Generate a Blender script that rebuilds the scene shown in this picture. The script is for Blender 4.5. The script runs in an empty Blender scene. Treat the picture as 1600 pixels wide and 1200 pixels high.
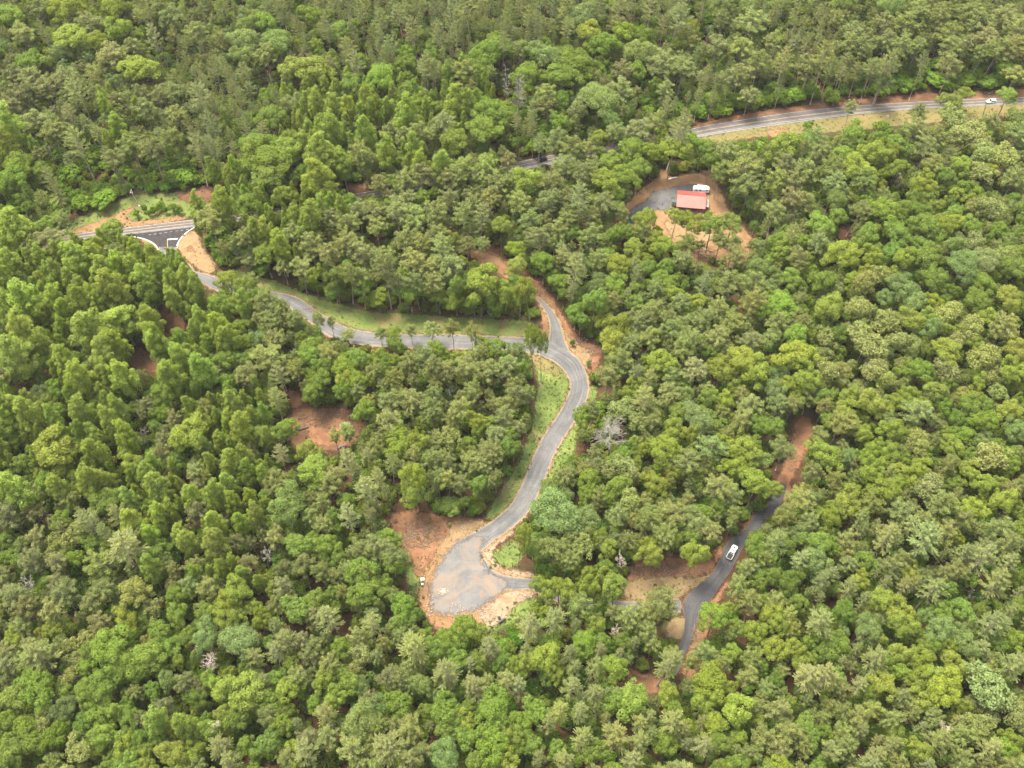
import bpy, math, random
import numpy as np
from math import radians, sin, cos, pi
from mathutils import Vector

S = bpy.context.scene
COL = S.collection
rng = np.random.default_rng(11)
random.seed(11)

# ------------------------------------------------------------------ camera, sky, sun, exposure
CAM_H, PITCH, FPX = 300.0, radians(53.7), 1500.0
cam_d = bpy.data.cameras.new('camera')
cam_d.sensor_width = 36.0
cam_d.lens = 36.0 * FPX / 1600.0
cam_d.clip_start, cam_d.clip_end = 1.0, 9000.0
cam = bpy.data.objects.new('camera', cam_d)
COL.objects.link(cam)
cam.location = (0, 0, CAM_H)
cam.rotation_euler = (pi / 2 - PITCH, 0, 0)
S.camera = cam

SUN_EL, SUN_AZ = radians(68), radians(314)      # azimuth clockwise from +Y: the sun stands high beyond the far left of the view
world = bpy.data.worlds.new('World')
S.world = world
world.use_nodes = True
wn = world.node_tree
bg = wn.nodes['Background']
sky = wn.nodes.new('ShaderNodeTexSky')
sky.sky_type = 'NISHITA'
sky.sun_disc = False
sky.sun_elevation = SUN_EL
sky.sun_rotation = SUN_AZ
sky.dust_density = 4.0
sky.air_density = 1.0
hs_ = wn.nodes.new('ShaderNodeHueSaturation')          # thin high cloud whitens the sky all over
hs_.inputs['Saturation'].default_value = 0.15
wn.links.new(sky.outputs[0], hs_.inputs['Color'])
wn.links.new(hs_.outputs[0], bg.inputs[0])
bg.inputs[1].default_value = 0.15
sun_d = bpy.data.lights.new('sun', 'SUN')
sun_d.energy = 2.7
sun_d.angle = radians(22)
sun_d.color = (1.0, 0.915, 0.70)
sun = bpy.data.objects.new('sun', sun_d)
COL.objects.link(sun)
sdir = Vector((sin(SUN_AZ) * cos(SUN_EL), cos(SUN_AZ) * cos(SUN_EL), sin(SUN_EL)))
sun.rotation_euler = (-sdir).to_track_quat('-Z', 'Y').to_euler()
sun.location = (0, 0, 500)
S.view_settings.view_transform = 'Standard'
S.view_settings.look = 'None'
S.view_settings.gamma = 1.0
S.view_settings.use_curve_mapping = False
S.view_settings.exposure = 2.06
S.cycles.max_bounces = 5
S.cycles.diffuse_bounces = 3
S.cycles.glossy_bounces = 2
S.cycles.transmission_bounces = 3
S.cycles.transparent_max_bounces = 12

# ------------------------------------------------------------------ terrain and survey helpers
def terrain(x, y):
    x = np.asarray(x, float); y = np.asarray(y, float)
    z = 2.2 * np.sin(x / 57 + 1.0) * np.cos(y / 71) + 1.3 * np.sin((x + 0.7 * y) / 41) + 0.6 * np.sin((x - y) / 23)
    t = np.clip(y - 395, 0, None)
    return z + 0.10 * t * t / (t + 60)

CP, SP = cos(PITCH), sin(PITCH)
def ray(px, py):
    u = np.asarray(px, float) - 800; v = 600 - np.asarray(py, float)
    d = np.stack([u, FPX * CP + v * SP, -FPX * SP + v * CP], -1)
    return d / np.linalg.norm(d, axis=-1, keepdims=True)
def ground(px, py, up=0.0):
    """the place on the ground (or a height above it) that the survey photo shows at a pixel"""
    d = ray(px, py)
    t = (CAM_H - up) / -d[..., 2]
    for _ in range(12):
        x, y = d[..., 0] * t, d[..., 1] * t
        t = (CAM_H - up - terrain(x, y)) / -d[..., 2]
    return np.stack([d[..., 0] * t, d[..., 1] * t], -1)
def project(x, y, z):
    x = np.asarray(x, float); y = np.asarray(y, float); z = np.asarray(z, float) - CAM_H
    dep = y * CP - z * SP
    v = y * SP + z * CP
    return 800 + FPX * x / dep, 600 - FPX * v / dep, FPX / dep

def in_poly(px, py, poly):
    px = np.asarray(px, float); py = np.asarray(py, float)
    P = np.asarray(poly, float); Q = np.roll(P, -1, 0)
    c = np.zeros(px.shape, bool)
    for (x1, y1), (x2, y2) in zip(P, Q):
        if y1 == y2: continue
        c ^= ((y1 > py) != (y2 > py)) & (px < (x2 - x1) * (py - y1) / (y2 - y1) + x1)
    return c
def resample(pts, n=None, step=None):
    P = np.asarray(pts, float)
    for _ in range(2):                       # corner cutting keeps the ends and rounds the bends
        a = P[:-1] * .75 + P[1:] * .25; b = P[:-1] * .25 + P[1:] * .75
        Q = np.empty((2 * len(a), P.shape[1])); Q[0::2] = a; Q[1::2] = b
        P = np.vstack([P[:1], Q, P[-1:]])
    s = np.r_[0, np.cumsum(np.linalg.norm(np.diff(P, axis=0), axis=1))]
    if n is None: n = max(3, int(s[-1] / step))
    t = np.linspace(0, s[-1], n)
    return np.stack([np.interp(t, s, P[:, k]) for k in range(P.shape[1])], -1)

# ------------------------------------------------------------------ object helpers
def put(name, me, mat=None, parent=None, loc=None):
    o = bpy.data.objects.new(name, me)
    COL.objects.link(o)
    if me is not None and mat is not None and len(me.materials) == 0: me.materials.append(mat)
    if parent: o.parent = parent
    if loc is not None: o.location = loc
    return o
def tag(o, label=None, cat=None, group=None, kind=None):
    if label: o['label'] = label
    if cat: o['category'] = cat
    if group: o['group'] = group
    if kind: o['kind'] = kind
    return o
def empty(name, loc, rz=0.0, label=None, cat=None, group=None):
    o = bpy.data.objects.new(name, None)
    COL.objects.link(o)
    o.empty_display_size = 0.5
    o.location = loc; o.rotation_euler = (0, 0, rz)
    return tag(o, label, cat, group)
def mesh_np(name, V, F, mat=None, smooth=False):
    """V (n,3), F (m,k) of one polygon size"""
    V = np.asarray(V, np.float32); F = np.asarray(F, np.int32)
    me = bpy.data.meshes.new(name)
    m, k = F.shape
    me.vertices.add(len(V)); me.vertices.foreach_set('co', V.ravel())
    me.loops.add(m * k); me.loops.foreach_set('vertex_index', F.ravel())
    me.polygons.add(m)
    me.polygons.foreach_set('loop_start', np.arange(0, m * k, k, dtype=np.int32))
    me.polygons.foreach_set('loop_total', np.full(m, k, np.int32))
    if smooth: me.polygons.foreach_set('use_smooth', np.ones(m, bool))
    if mat: me.materials.append(mat)
    me.update(calc_edges=True)
    return me
class MB:
    """collects solids; build() makes one mesh of them"""
    def __init__(s): s.v = []; s.f = []
    def add(s, V, F):
        b = len(s.v); s.v += [tuple(p) for p in V]; s.f += [tuple(i + b for i in q) for q in F]; return s
    def box(s, c, d, rz=0.0, taper=(1, 1), shift=(0, 0)):
        """taper: top size over bottom size; shift: the top's offset"""
        V = []
        for k, (tx, ty, sx, sy) in enumerate(((1, 1, 0, 0), (taper[0], taper[1], shift[0], shift[1]))):
            for x, y in ((-1, -1), (1, -1), (1, 1), (-1, 1)):
                X, Y = x * d[0] / 2 * tx + sx, y * d[1] / 2 * ty + sy
                V.append((c[0] + X * cos(rz) - Y * sin(rz), c[1] + X * sin(rz) + Y * cos(rz), c[2] + (k - .5) * d[2]))
        return s.add(V, [(3, 2, 1, 0), (4, 5, 6, 7), (0, 1, 5, 4), (1, 2, 6, 5), (2, 3, 7, 6), (3, 0, 4, 7)])
    def prism(s, outline, z0, z1, top=1.0, ctr=(0, 0), mid=None):
        """extrudes a plan outline; top scales the upper ring; mid=(z, scale) adds a ring"""
        rings = [(z0, 1.0 if mid is None else mid[2] if len(mid) > 2 else 1.0)]
        if mid: rings.append((mid[0], mid[1]))
        rings.append((z1, top))
        n = len(outline); V = []; F = []
        for z, k in rings:
            V += [(ctr[0] + (x - ctr[0]) * k, ctr[1] + (y - ctr[1]) * k, z) for x, y in outline]
        for r in range(len(rings) - 1):
            F += [(r * n + i, r * n + (i + 1) % n, (r + 1) * n + (i + 1) % n, (r + 1) * n + i) for i in range(n)]
        F += [tuple(range(n))[::-1], tuple((len(rings) - 1) * n + i for i in range(n))]
        return s.add(V, F)
    def tube(s, pts, rad, n=6, cap=True):
        P = [Vector(p) for p in pts]
        if not hasattr(rad, '__len__'): rad = [rad] * len(P)
        V = []; F = []
        for i, p in enumerate(P):
            t = (P[min(i + 1, len(P) - 1)] - P[max(i - 1, 0)]).normalized()
            a = t.cross(Vector((0, 0, 1)))
            if a.length < 1e-3: a = t.cross(Vector((0, 1, 0)))
            a.normalize(); b = t.cross(a)
            V += [tuple(p + (a * cos(2 * pi * k / n) + b * sin(2 * pi * k / n)) * rad[i]) for k in range(n)]
        for i in range(len(P) - 1):
            F += [(i * n + k, i * n + (k + 1) % n, (i + 1) * n + (k + 1) % n, (i + 1) * n + k) for k in range(n)]
        if cap: F += [tuple(range(n)), tuple((len(P) - 1) * n + k for k in range(n))[::-1]]
        return s.add(V, F)
    def mesh(s, name, mat=None, smooth=False):
        me = bpy.data.meshes.new(name)
        me.from_pydata(s.v, [], s.f)
        if mat: me.materials.append(mat)
        if smooth: me.polygons.foreach_set('use_smooth', np.ones(len(me.polygons), bool))
        me.update()
        return me
    def build(s, name, mat, parent=None, smooth=False): return put(name, s.mesh(name, mat, smooth), None, parent)

# ------------------------------------------------------------------ materials
def new_mat(name):
    m = bpy.data.materials.new(name); m.use_nodes = True
    n = m.node_tree; b = n.nodes['Principled BSDF']
    return m, n, b
def N(nt, t, **kw):
    nd = nt.nodes.new(t)
    for k, v in kw.items():
        if k.startswith('i_'):
            key = k[2:]; key = int(key) if key.isdigit() else key
            nd.inputs[key].default_value = v
        else: setattr(nd, k, v)
    return nd
def rgba(c): return (c[0], c[1], c[2], 1)
def ramp(nt, fac, stops):
    r = nt.nodes.new('ShaderNodeValToRGB')
    e = r.color_ramp.elements
    e[0].position, e[0].color = stops[0][0], rgba(stops[0][1])
    e[1].position, e[1].color = stops[-1][0], rgba(stops[-1][1])
    for p, c in stops[1:-1]:
        q = e.new(p); q.color = rgba(c)
    nt.links.new(fac, r.inputs[0]); return r.outputs[0]
def mix(nt, fac, a, b, mode='MIX'):
    m = nt.nodes.new('ShaderNodeMix'); m.data_type = 'RGBA'; m.blend_type = mode
    for s, v in ((m.inputs['Factor'], fac), (m.inputs['A'], a), (m.inputs['B'], b)):
        if isinstance(v, (int, float)): s.default_value = v
        elif isinstance(v, tuple): s.default_value = rgba(v)
        else: nt.links.new(v, s)
    return m.outputs['Result']
def noise(nt, scale, detail=4, rough=.6, vec=None, dist=0.0):
    n = N(nt, 'ShaderNodeTexNoise'); n.inputs['Scale'].default_value = scale
    n.inputs['Detail'].default_value = detail; n.inputs['Roughness'].default_value = rough
    n.inputs['Distortion'].default_value = dist
    if vec is not None: nt.links.new(vec, n.inputs['Vector'])
    return n.outputs['Fac']
def math_n(nt, op, a, b=None, c=None, clamp=False):
    m = N(nt, 'ShaderNodeMath', operation=op); m.use_clamp = clamp
    for i, v in enumerate((a, b, c)):
        if v is None: continue
        if isinstance(v, (int, float)): m.inputs[i].default_value = v
        else: nt.links.new(v, m.inputs[i])
    return m.outputs[0]
def pos(nt): return nt.nodes.new('ShaderNodeNewGeometry').outputs['Position']
def flat(name, col, rough=.6, metal=0.0, var=.12, scale=2.0):
    m, nt, b = new_mat(name)
    tc = nt.nodes.new('ShaderNodeTexCoord').outputs['Object']
    f = noise(nt, scale, 4, .6, tc)
    dark = tuple(c * (1 - var) for c in col); lite = tuple(min(1, c * (1 + var)) for c in col)
    nt.links.new(ramp(nt, f, [(.3, dark), (.7, lite)]), b.inputs['Base Color'])
    b.inputs['Roughness'].default_value = rough; b.inputs['Metallic'].default_value = metal
    return m

def earth(name, stops, scale=.25, fine=1.3, edge=1.2, patchy=None, bump=.25, ragged=True):
    """ground cover: colours run through a noise of metre scale, broken up by a finer one; its rim is ragged (attribute d = metres inside the outline)"""
    m, nt, b = new_mat(name)
    p = pos(nt)
    f1 = noise(nt, scale, 6, .65, p, .6); f2 = noise(nt, fine, 5, .7, p)
    f = math_n(nt, 'ADD', math_n(nt, 'MULTIPLY', f1, .7), math_n(nt, 'MULTIPLY', f2, .3))
    c = ramp(nt, f, stops)
    if patchy:
        g = noise(nt, patchy[1], 4, .6, p, 1.0)
        g = math_n(nt, 'MULTIPLY', math_n(nt, 'SUBTRACT', g, patchy[2]), 6.0, clamp=True)
        c = mix(nt, g, c, patchy[0])
    sp = noise(nt, 6.0, 2, .5, p)
    c = mix(nt, 1.0, c, ramp(nt, sp, [(.3, (.72, .72, .72)), (.7, (1.22, 1.22, 1.22))]), 'MULTIPLY')
    nt.links.new(c, b.inputs['Base Color'])
    b.inputs['Roughness'].default_value = .95
    b.inputs['Specular IOR Level'].default_value = .15
    bp = N(nt, 'ShaderNodeBump'); bp.inputs['Strength'].default_value = bump; bp.inputs['Distance'].default_value = .3
    nt.links.new(f2, bp.inputs['Height']); nt.links.new(bp.outputs[0], b.inputs['Normal'])
    if ragged:
        at = N(nt, 'ShaderNodeAttribute', attribute_name='d')
        w = math_n(nt, 'MULTIPLY', math_n(nt, 'SUBTRACT', noise(nt, .55, 5, .7, p), .5), edge * 5.0)
        a = math_n(nt, 'ADD', at.outputs['Fac'], w)
        a = math_n(nt, 'MULTIPLY', math_n(nt, 'ADD', a, .3), .9, clamp=True)
        nt.links.new(a, b.inputs['Alpha'])
    return m
# ------------------------------------------------------------------ the lie of the land
def drape(name, xs, ys, mat, up=0.0):
    X, Y = np.meshgrid(xs, ys)
    V = np.stack([X.ravel(), Y.ravel(), terrain(X, Y).ravel() + up], -1)
    nx, ny = len(xs), len(ys)
    i = (np.arange(ny - 1)[:, None] * nx + np.arange(nx - 1)[None, :]).ravel()
    return mesh_np(name, V, np.stack([i, i + 1, i + nx + 1, i + nx], -1), mat, True)

M_LITTER = earth('leaf_litter', [(.25, (0.016, 0.009, 0.005)), (.45, (0.038, 0.020, 0.010)), (.6, (0.056, 0.029, 0.014)), (.8, (0.072, 0.042, 0.022))],
                 .12, 1.1, patchy=((.035, .05, .014), .06, .52), ragged=False, bump=.5)
far = np.array([1200., 1800., 2600., 4000.])
xs = np.r_[-far[::-1], -900, -650, -480, np.arange(-420, 421, 4.0), 480, 650, 900, far]
ys = np.r_[-4000, -1800, -800, -300, -100, np.arange(0, 761, 4.0), 850, 1000, far]
tag(put('ground', drape('ground', xs, ys, M_LITTER)), 'brown forest floor of fallen leaves', kind='structure')

# plan of the open places, traced on the survey photo and laid on the ground
HW_T = [(-150,407),(0,384),(60,375),(125,364.5),(197,356),(240,350.5),(287,345),(330,340),(380,334),(436,325),(482,317),(565,301),(680,280),(760,263),(800,254.5),(850,244.5),(900,235),(960,225),(1030,212.5),(1095,197.5),(1150,188.5),(1200,180.5),(1262,172),(1325,166),(1387,161.5),(1450,158),(1512,155),(1575,152.5),(1600,152),(1780,147)]
HW_B = [(-150,420),(0,396),(60,387),(125,375.5),(197,367.5),(240,362),(287,356.5),(330,351.5),(380,346),(436,337.5),(482,328),(565,312),(680,291.5),(760,275.5),(800,268.5),(850,259),(900,250),(960,241),(1030,228.5),(1095,213.5),(1150,205),(1200,197.5),(1262,189),(1325,180),(1387,174),(1450,169.5),(1512,166.5),(1575,163.5),(1600,163),(1780,157)]
RD_L = [(250,386),(252,398),(268,413),(290,423),(313,427),(345,437),(375,450),(405,455),(433,458),(450,461),(472,470),(492,485),(510,497),(535,511),(560,518),(587,521),(625,523),(700,524.5),(750,526),(800,527.5),(830,530),(857,533),(878,541),(893,552),(906,565),(915,583),(919,602),(917,622),(908,640),(885,677),(865,707),(855,735),(845,762),(827,797),(805,820),(770,843),(750,862)]
RD_R = [(274,386),(272,395),(280,404),(297,415),(313,441),(343,455),(372,465),(402,466),(430,467),(443,472),(460,486),(478,496),(495,511),(513,524),(540,534),(575,539),(612,541),(700,544),(747,545),(800,546),(825,549),(850,555),(867,564),(882,577),(890,590),(894,603),(887,622),(875,647),(857,670),(842,697),(830,725),(820,750),(810,773),(798,792),(772,815),(735,836),(705,852)]
BR_L = [(726,398),(742,402),(772,419),(800,432),(828,447),(842,470),(852,484),(860,500),(861,515),(858,533)]
BR_R = [(730,408),(741,411),(768,426),(796,440),(822,455),(846,468),(862,485),(872,500),(877,515),(881,533),(890,550)]
SD_L = [(757,872),(769,893),(788,901),(815,904),(834,906),(850,914),(885,925),(920,934),(975,942),(1020,941),(1062,937)]
SD_R = [(740,905),(760,920),(786,921),(810,919.5),(835,921),(852,931),(885,944),(920,952),(975,958),(1020,957),(1064,955)]
FK_L = [(1216,752),(1212,762),(1197,782),(1178,800),(1170,820),(1158,834),(1139,842),(1130,860),(1122,880),(1109,900),(1088,917),(1066,936),(1066,953),(1071,965),(1069,987),(1062,1005),(1056,1032),(1043,1068)]
FK_R = [(1228,757),(1227,775),(1215,794),(1200,814),(1183,833),(1166,848),(1155,866),(1146,884),(1135,902),(1122,921),(1109,942),(1093,962),(1088,980),(1078,1005),(1066,1032),(1053,1070)]

UPK = .36                                                        # sheets lie a few centimetres above one another
def strip(name, A, B, mat, up, n=None, across=8, jit=.18, step=1.2, rim=.0):
    """a carriageway between two traced edges; uv = (across 0..1, metres along)"""
    a0, b0 = np.asarray(A, float), np.asarray(B, float)
    L = np.linalg.norm(np.diff(ground(a0[:, 0], a0[:, 1]), axis=0), axis=1).sum()
    n = n or int(L / step)
    a, b = resample(a0, n), resample(b0, n)
    a, b = ground(a[:, 0], a[:, 1]), ground(b[:, 0], b[:, 1])
    k = np.arange(n)
    wob = lambda s: sum(np.sin(k * f + s * q) for f, q in ((.21, 1.3), (.53, 2.1), (1.13, .7))) / 3 * jit
    w = np.linalg.norm(a - b, axis=1)
    t = np.linspace(0, 1, across + 1)
    lo = -(wob(1.0) + rim) / w; hi = 1 + (wob(2.0) + rim) / w
    T = lo[:, None] + (hi - lo)[:, None] * t[None, :]
    P = b[:, None, :] + (a - b)[:, None, :] * T[..., None]
    z = terrain(P[..., 0], P[..., 1]) + up * UPK
    V = np.concatenate([P, z[..., None]], -1).reshape(-1, 3)
    m = across + 1
    i = (np.arange(n - 1)[:, None] * m + np.arange(across)[None, :]).ravel()
    F = np.stack([i, i + m, i + m + 1, i + 1], -1)
    e1 = V[F[0][1]] - V[F[0][0]]; e2 = V[F[0][3]] - V[F[0][0]]
    if np.cross(e1, e2)[2] < 0: F = F[:, ::-1]
    me = mesh_np(name, V, F, mat, True)
    s = np.r_[0, np.cumsum(np.linalg.norm(np.diff((a + b) / 2, axis=0), axis=1))]
    UV = np.stack([np.broadcast_to(t, (n, m)), np.broadcast_to(s[:, None], (n, m))], -1).reshape(-1, 2)
    uv = me.uv_layers.new(name='uv')
    uv.data.foreach_set('uv', UV[F.ravel()].astype(np.float32).ravel())
    return tag(put(name, me), kind='structure'), (a, b)

OUTLINES = []
def patch(name, poly, mat, up, res=.9, grow=3.2, swell=0.0, open_=True):
    """a piece of ground cover; attribute d = metres inside the outline"""
    if open_: OUTLINES.append((name, np.asarray(poly, float)))
    P = resample(np.vstack([poly, poly[:1]]), step=4.0)[:-1]
    G = ground(P[:, 0], P[:, 1]); Q = np.roll(G, -1, 0)
    x0, y0 = G.min(0) - grow - swell; x1, y1 = G.max(0) + grow + swell
    xs, ys = np.arange(x0, x1 + res, res), np.arange(y0, y1 + res, res)
    X, Y = np.meshgrid(xs, ys); X = X.ravel(); Y = Y.ravel()
    dmin = np.full(X.shape, 1e9)
    for p, q in zip(G, Q):
        e = q - p; l2 = max(e @ e, 1e-9)
        t = np.clip(((X - p[0]) * e[0] + (Y - p[1]) * e[1]) / l2, 0, 1)
        dmin = np.minimum(dmin, (X - p[0] - t * e[0]) ** 2 + (Y - p[1] - t * e[1]) ** 2)
    d = np.sqrt(dmin); d[~in_poly(X, Y, G)] *= -1; d += swell
    nx, ny = len(xs), len(ys)
    i = (np.arange(ny - 1)[:, None] * nx + np.arange(nx - 1)[None, :]).ravel()
    F = np.stack([i, i + 1, i + nx + 1, i + nx], -1)
    F = F[d[F].max(1) > -2.6]
    used = np.unique(F); re = np.full(len(X), -1); re[used] = np.arange(len(used))
    V = np.stack([X, Y, terrain(X, Y) + up * UPK], -1)[used]
    me = mesh_np(name, V, re[F], mat, True)
    a = me.attributes.new('d', 'FLOAT', 'POINT'); a.data.foreach_set('value', d[used].astype(np.float32))
    return tag(put(name, me), kind='structure')

M_GRASS = earth('mown_grass', [(.28, (0.038, 0.060, 0.014)), (.45, (0.071, 0.100, 0.023)), (.58, (0.108, 0.133, 0.034)), (.75, (0.210, 0.192, 0.073))], .16, .9, 1.0, patchy=((0.183, 0.140, 0.072), .07, .56), bump=.4)
M_GRASSD = earth('mottled_grass', [(.28, (0.048, 0.066, 0.016)), (.48, (0.080, 0.106, 0.025)), (.62, (0.118, 0.130, 0.038)), (.8, (0.156, 0.128, 0.058))], .13, .8, 1.0, patchy=((0.131, 0.081, 0.046), .09, .55), bump=.4)  # olive grass mottled with browner patches
M_VERGE = earth('dry_verge', [(.25, (0.058, 0.059, 0.018)), (.45, (0.102, 0.090, 0.032)), (.6, (0.136, 0.107, 0.043)), (.8, (0.177, 0.116, 0.061))], .12, .8, 1.0, patchy=((0.157, 0.090, 0.052), .09, .56), bump=.3)
M_TAN = earth('tan_dirt', [(.25, (0.107, 0.065, 0.033)), (.45, (0.157, 0.101, 0.052)), (.6, (0.196, 0.132, 0.071)), (.8, (0.230, 0.166, 0.096))], .3, 1.6, .9, patchy=((0.111, 0.056, 0.029), .16, .58))
M_RED = earth('red_clay', [(.25, (0.075, 0.036, 0.018)), (.45, (0.132, 0.064, 0.034)), (.6, (0.180, 0.093, 0.050)), (.8, (0.231, 0.139, 0.080))], .25, 1.5, .9, patchy=((0.070, 0.036, 0.020), .14, .55))
M_ORANGE = earth('orange_clay', [(.25, (0.108, 0.057, 0.029)), (.45, (0.152, 0.085, 0.043)), (.6, (0.182, 0.111, 0.057)), (.8, (0.216, 0.147, 0.083))], .22, 1.5, .9, patchy=((0.096, 0.061, 0.033), .13, .58))
M_CLEAR = earth('cleared_soil', [(.25, (0.051, 0.026, 0.015)), (.45, (0.088, 0.045, 0.025)), (.6, (0.130, 0.067, 0.037)), (.8, (0.190, 0.115, 0.067))], .2, 1.3, .9, patchy=((0.042, 0.023, 0.014), .15, .54), bump=.5)
M_STRAW = earth('straw_mulch', [(.25, (0.083, 0.056, 0.027)), (.45, (0.126, 0.088, 0.045)), (.6, (0.160, 0.116, 0.060)), (.8, (0.204, 0.157, 0.087))], .25, 1.8, 1.0, patchy=((0.069, 0.038, 0.021), .12, .56))
M_SAND = earth('pale_sand', [(.25, (0.122, 0.082, 0.052)), (.45, (0.178, 0.128, 0.083)), (.6, (0.214, 0.162, 0.112)), (.8, (0.251, 0.202, 0.149))], .35, 1.8, .9, patchy=((0.147, 0.082, 0.043), .16, .52))

def gravel_stops(nt, p):
    f1 = noise(nt, .12, 5, .6, p, .8); f2 = noise(nt, 1.4, 4, .7, p)
    f = math_n(nt, 'ADD', math_n(nt, 'MULTIPLY', f1, .6), math_n(nt, 'MULTIPLY', f2, .4))
    return ramp(nt, f, [(.3, (.048, .048, .051)), (.47, (.074, .073, .076)), (.6, (.098, .095, .095)), (.75, (.138, .130, .122))]), f2
def gravel_road(name, dark=1.0, tan=(.23, .165, .10), edge=.19):
    m, nt, b = new_mat(name)
    p = pos(nt); c, f2 = gravel_stops(nt, p)
    uv = N(nt, 'ShaderNodeUVMap', uv_map='uv').outputs[0]
    sx = N(nt, 'ShaderNodeSeparateXYZ'); nt.links.new(uv, sx.inputs[0])
    u = math_n(nt, 'ADD', sx.outputs[0], math_n(nt, 'MULTIPLY', math_n(nt, 'SUBTRACT', noise(nt, .08, 3, .6, p), .5), .35))
    # rubbed wheel paths run along the road
    cs = N(nt, 'ShaderNodeCombineXYZ')
    nt.links.new(math_n(nt, 'MULTIPLY', u, 13), cs.inputs[0]); nt.links.new(math_n(nt, 'MULTIPLY', sx.outputs[1], .035), cs.inputs[1])
    tr = noise(nt, 1.0, 5, .7, cs.outputs[0])
    c = mix(nt, 1.0, c, ramp(nt, tr, [(.3, (.62, .62, .64)), (.5, (1, 1, 1)), (.7, (1.5, 1.46, 1.40))]), 'MULTIPLY')
    # dirt washed on to the rims
    e = math_n(nt, 'ABSOLUTE', math_n(nt, 'SUBTRACT', sx.outputs[0], .5))
    e = math_n(nt, 'ADD', e, math_n(nt, 'MULTIPLY', math_n(nt, 'SUBTRACT', noise(nt, .35, 4, .7, p), .5), .22))
    e = math_n(nt, 'MULTIPLY', math_n(nt, 'SUBTRACT', e, .5 - edge * .55), 7.0, clamp=True)
    c = mix(nt, math_n(nt, 'MULTIPLY', e, .85), c, tan)
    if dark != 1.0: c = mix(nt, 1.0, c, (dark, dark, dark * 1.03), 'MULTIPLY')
    nt.links.new(c, b.inputs['Base Color'])
    b.inputs['Roughness'].default_value = .9; b.inputs['Specular IOR Level'].default_value = .2
    bp = N(nt, 'ShaderNodeBump'); bp.inputs['Strength'].default_value = .3; bp.inputs['Distance'].default_value = .15
    nt.links.new(f2, bp.inputs['Height']); nt.links.new(bp.outputs[0], b.inputs['Normal'])
    return m
M_GRAVEL = gravel_road('gravel')
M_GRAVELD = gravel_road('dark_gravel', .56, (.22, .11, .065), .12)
def asphalt():
    m, nt, b = new_mat('highway_asphalt')
    p = pos(nt)
    uv = N(nt, 'ShaderNodeUVMap', uv_map='uv').outputs[0]
    sx = N(nt, 'ShaderNodeSeparateXYZ'); nt.links.new(uv, sx.inputs[0])
    cs = N(nt, 'ShaderNodeCombineXYZ')
    nt.links.new(math_n(nt, 'MULTIPLY', sx.outputs[0], 11), cs.inputs[0]); nt.links.new(math_n(nt, 'MULTIPLY', sx.outputs[1], .012), cs.inputs[1])
    tr = noise(nt, 1.0, 5, .75, cs.outputs[0])
    c = ramp(nt, tr, [(.3, (.040, .036, .038)), (.48, (.068, .062, .063)), (.58, (.088, .080, .078)), (.72, (.135, .124, .117))])
    sh = math_n(nt, 'MULTIPLY', math_n(nt, 'SUBTRACT', .17, sx.outputs[0]), 9, clamp=True)
    c = mix(nt, math_n(nt, 'MULTIPLY', sh, .75), c, (.155, .142, .13))
    c = mix(nt, 1.0, c, ramp(nt, noise(nt, .5, 4, .7, p), [(.3, (.8, .8, .8)), (.7, (1.2, 1.2, 1.2))]), 'MULTIPLY')
    nt.links.new(c, b.inputs['Base Color']); b.inputs['Roughness'].default_value = .9; b.inputs['Specular IOR Level'].default_value = .15
    return m
M_ASPH = asphalt()
M_APRON = flat('fresh_asphalt', (.030, .027, .029), .95, var=.35, scale=.8)
M_APRON.node_tree.nodes['Principled BSDF'].inputs['Specular IOR Level'].default_value = .1
M_PAINT = flat('white_road_paint', (.34, .335, .32), .7, scale=4)
M_PAINTW = flat('worn_white_paint', (.19, .18, .17), .7, var=.4, scale=.4)
M_YEL = flat('yellow_road_paint', (.21, .135, .05), .7, var=.25, scale=.5)
M_CONC = flat('concrete', (.34, .32, .29), .85)

# far verge and cut banks of the highway
patch('highway_bank', [(1050,214),(1095,190),(1150,179),(1200,170),(1300,158),(1400,148),(1500,142),(1600,138),(1700,135),(1700,152),(1600,156),(1450,161),(1325,169),(1200,184),(1095,203),(1060,215)], M_CLEAR, .05)
patch('grass_verge', [(1085,216),(1150,204),(1200,196),(1325,179),(1450,168),(1600,161),(1720,156),(1720,180),(1600,182),(1500,188),(1400,198),(1325,206),(1200,212),(1130,222),(1090,232)], M_VERGE, .05)
patch('bare_verge', [(1195,203),(1222,200),(1240,206),(1225,216),(1200,214)], M_ORANGE, .09)
patch('roadside_grass', [(85,366),(110,346),(150,324),(180,313),(215,303),(290,299),(332,297),(335,318),(300,341),(240,350),(195,357),(130,366)], M_GRASSD, .05)
patch('roadside_dirt', [(110,364),(128,352),(150,346),(175,336),(200,326),(216,319),(214,327),(195,339),(200,344),(240,343),(290,335),(292,344),(240,351),(195,357),(130,366)], M_ORANGE, .09)
patch('bank_dirt', [(270,303),(300,297),(332,295),(332,318),(305,322),(290,318)], M_CLEAR, .08)
patch('roadside_dirt', [(540,292),(556,285),(572,286),(575,300),(560,306),(545,302)], M_CLEAR, .08)
hw, (hwa, hwb) = strip('highway', HW_T, HW_B, M_ASPH, .14, across=10, jit=.0, step=1.6)
patch('grass_strip', [(338,424),(365,421),(400,429),(440,440),(482,460),(525,473),(560,482),(600,488),(650,490),(700,493),(750,497),(800,498),(835,501),(847,512),(845,529),(800,529),(750,527),(625,524),(560,519),(510,497),(472,470),(433,458),(390,455),(345,440)], M_GRASSD, .05)
patch('grass_strip', [(828,550),(852,556),(885,578),(893,600),(882,640),(858,668),(832,720),(812,775),(775,812),(753,812),(779,770),(800,738),(823,692),(833,650),(841,600),(834,570)], M_GRASS, .05)
patch('dry_grass', [(822,552),(850,556),(878,575),(880,590),(855,585),(836,575)], M_VERGE, .07)
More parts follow.
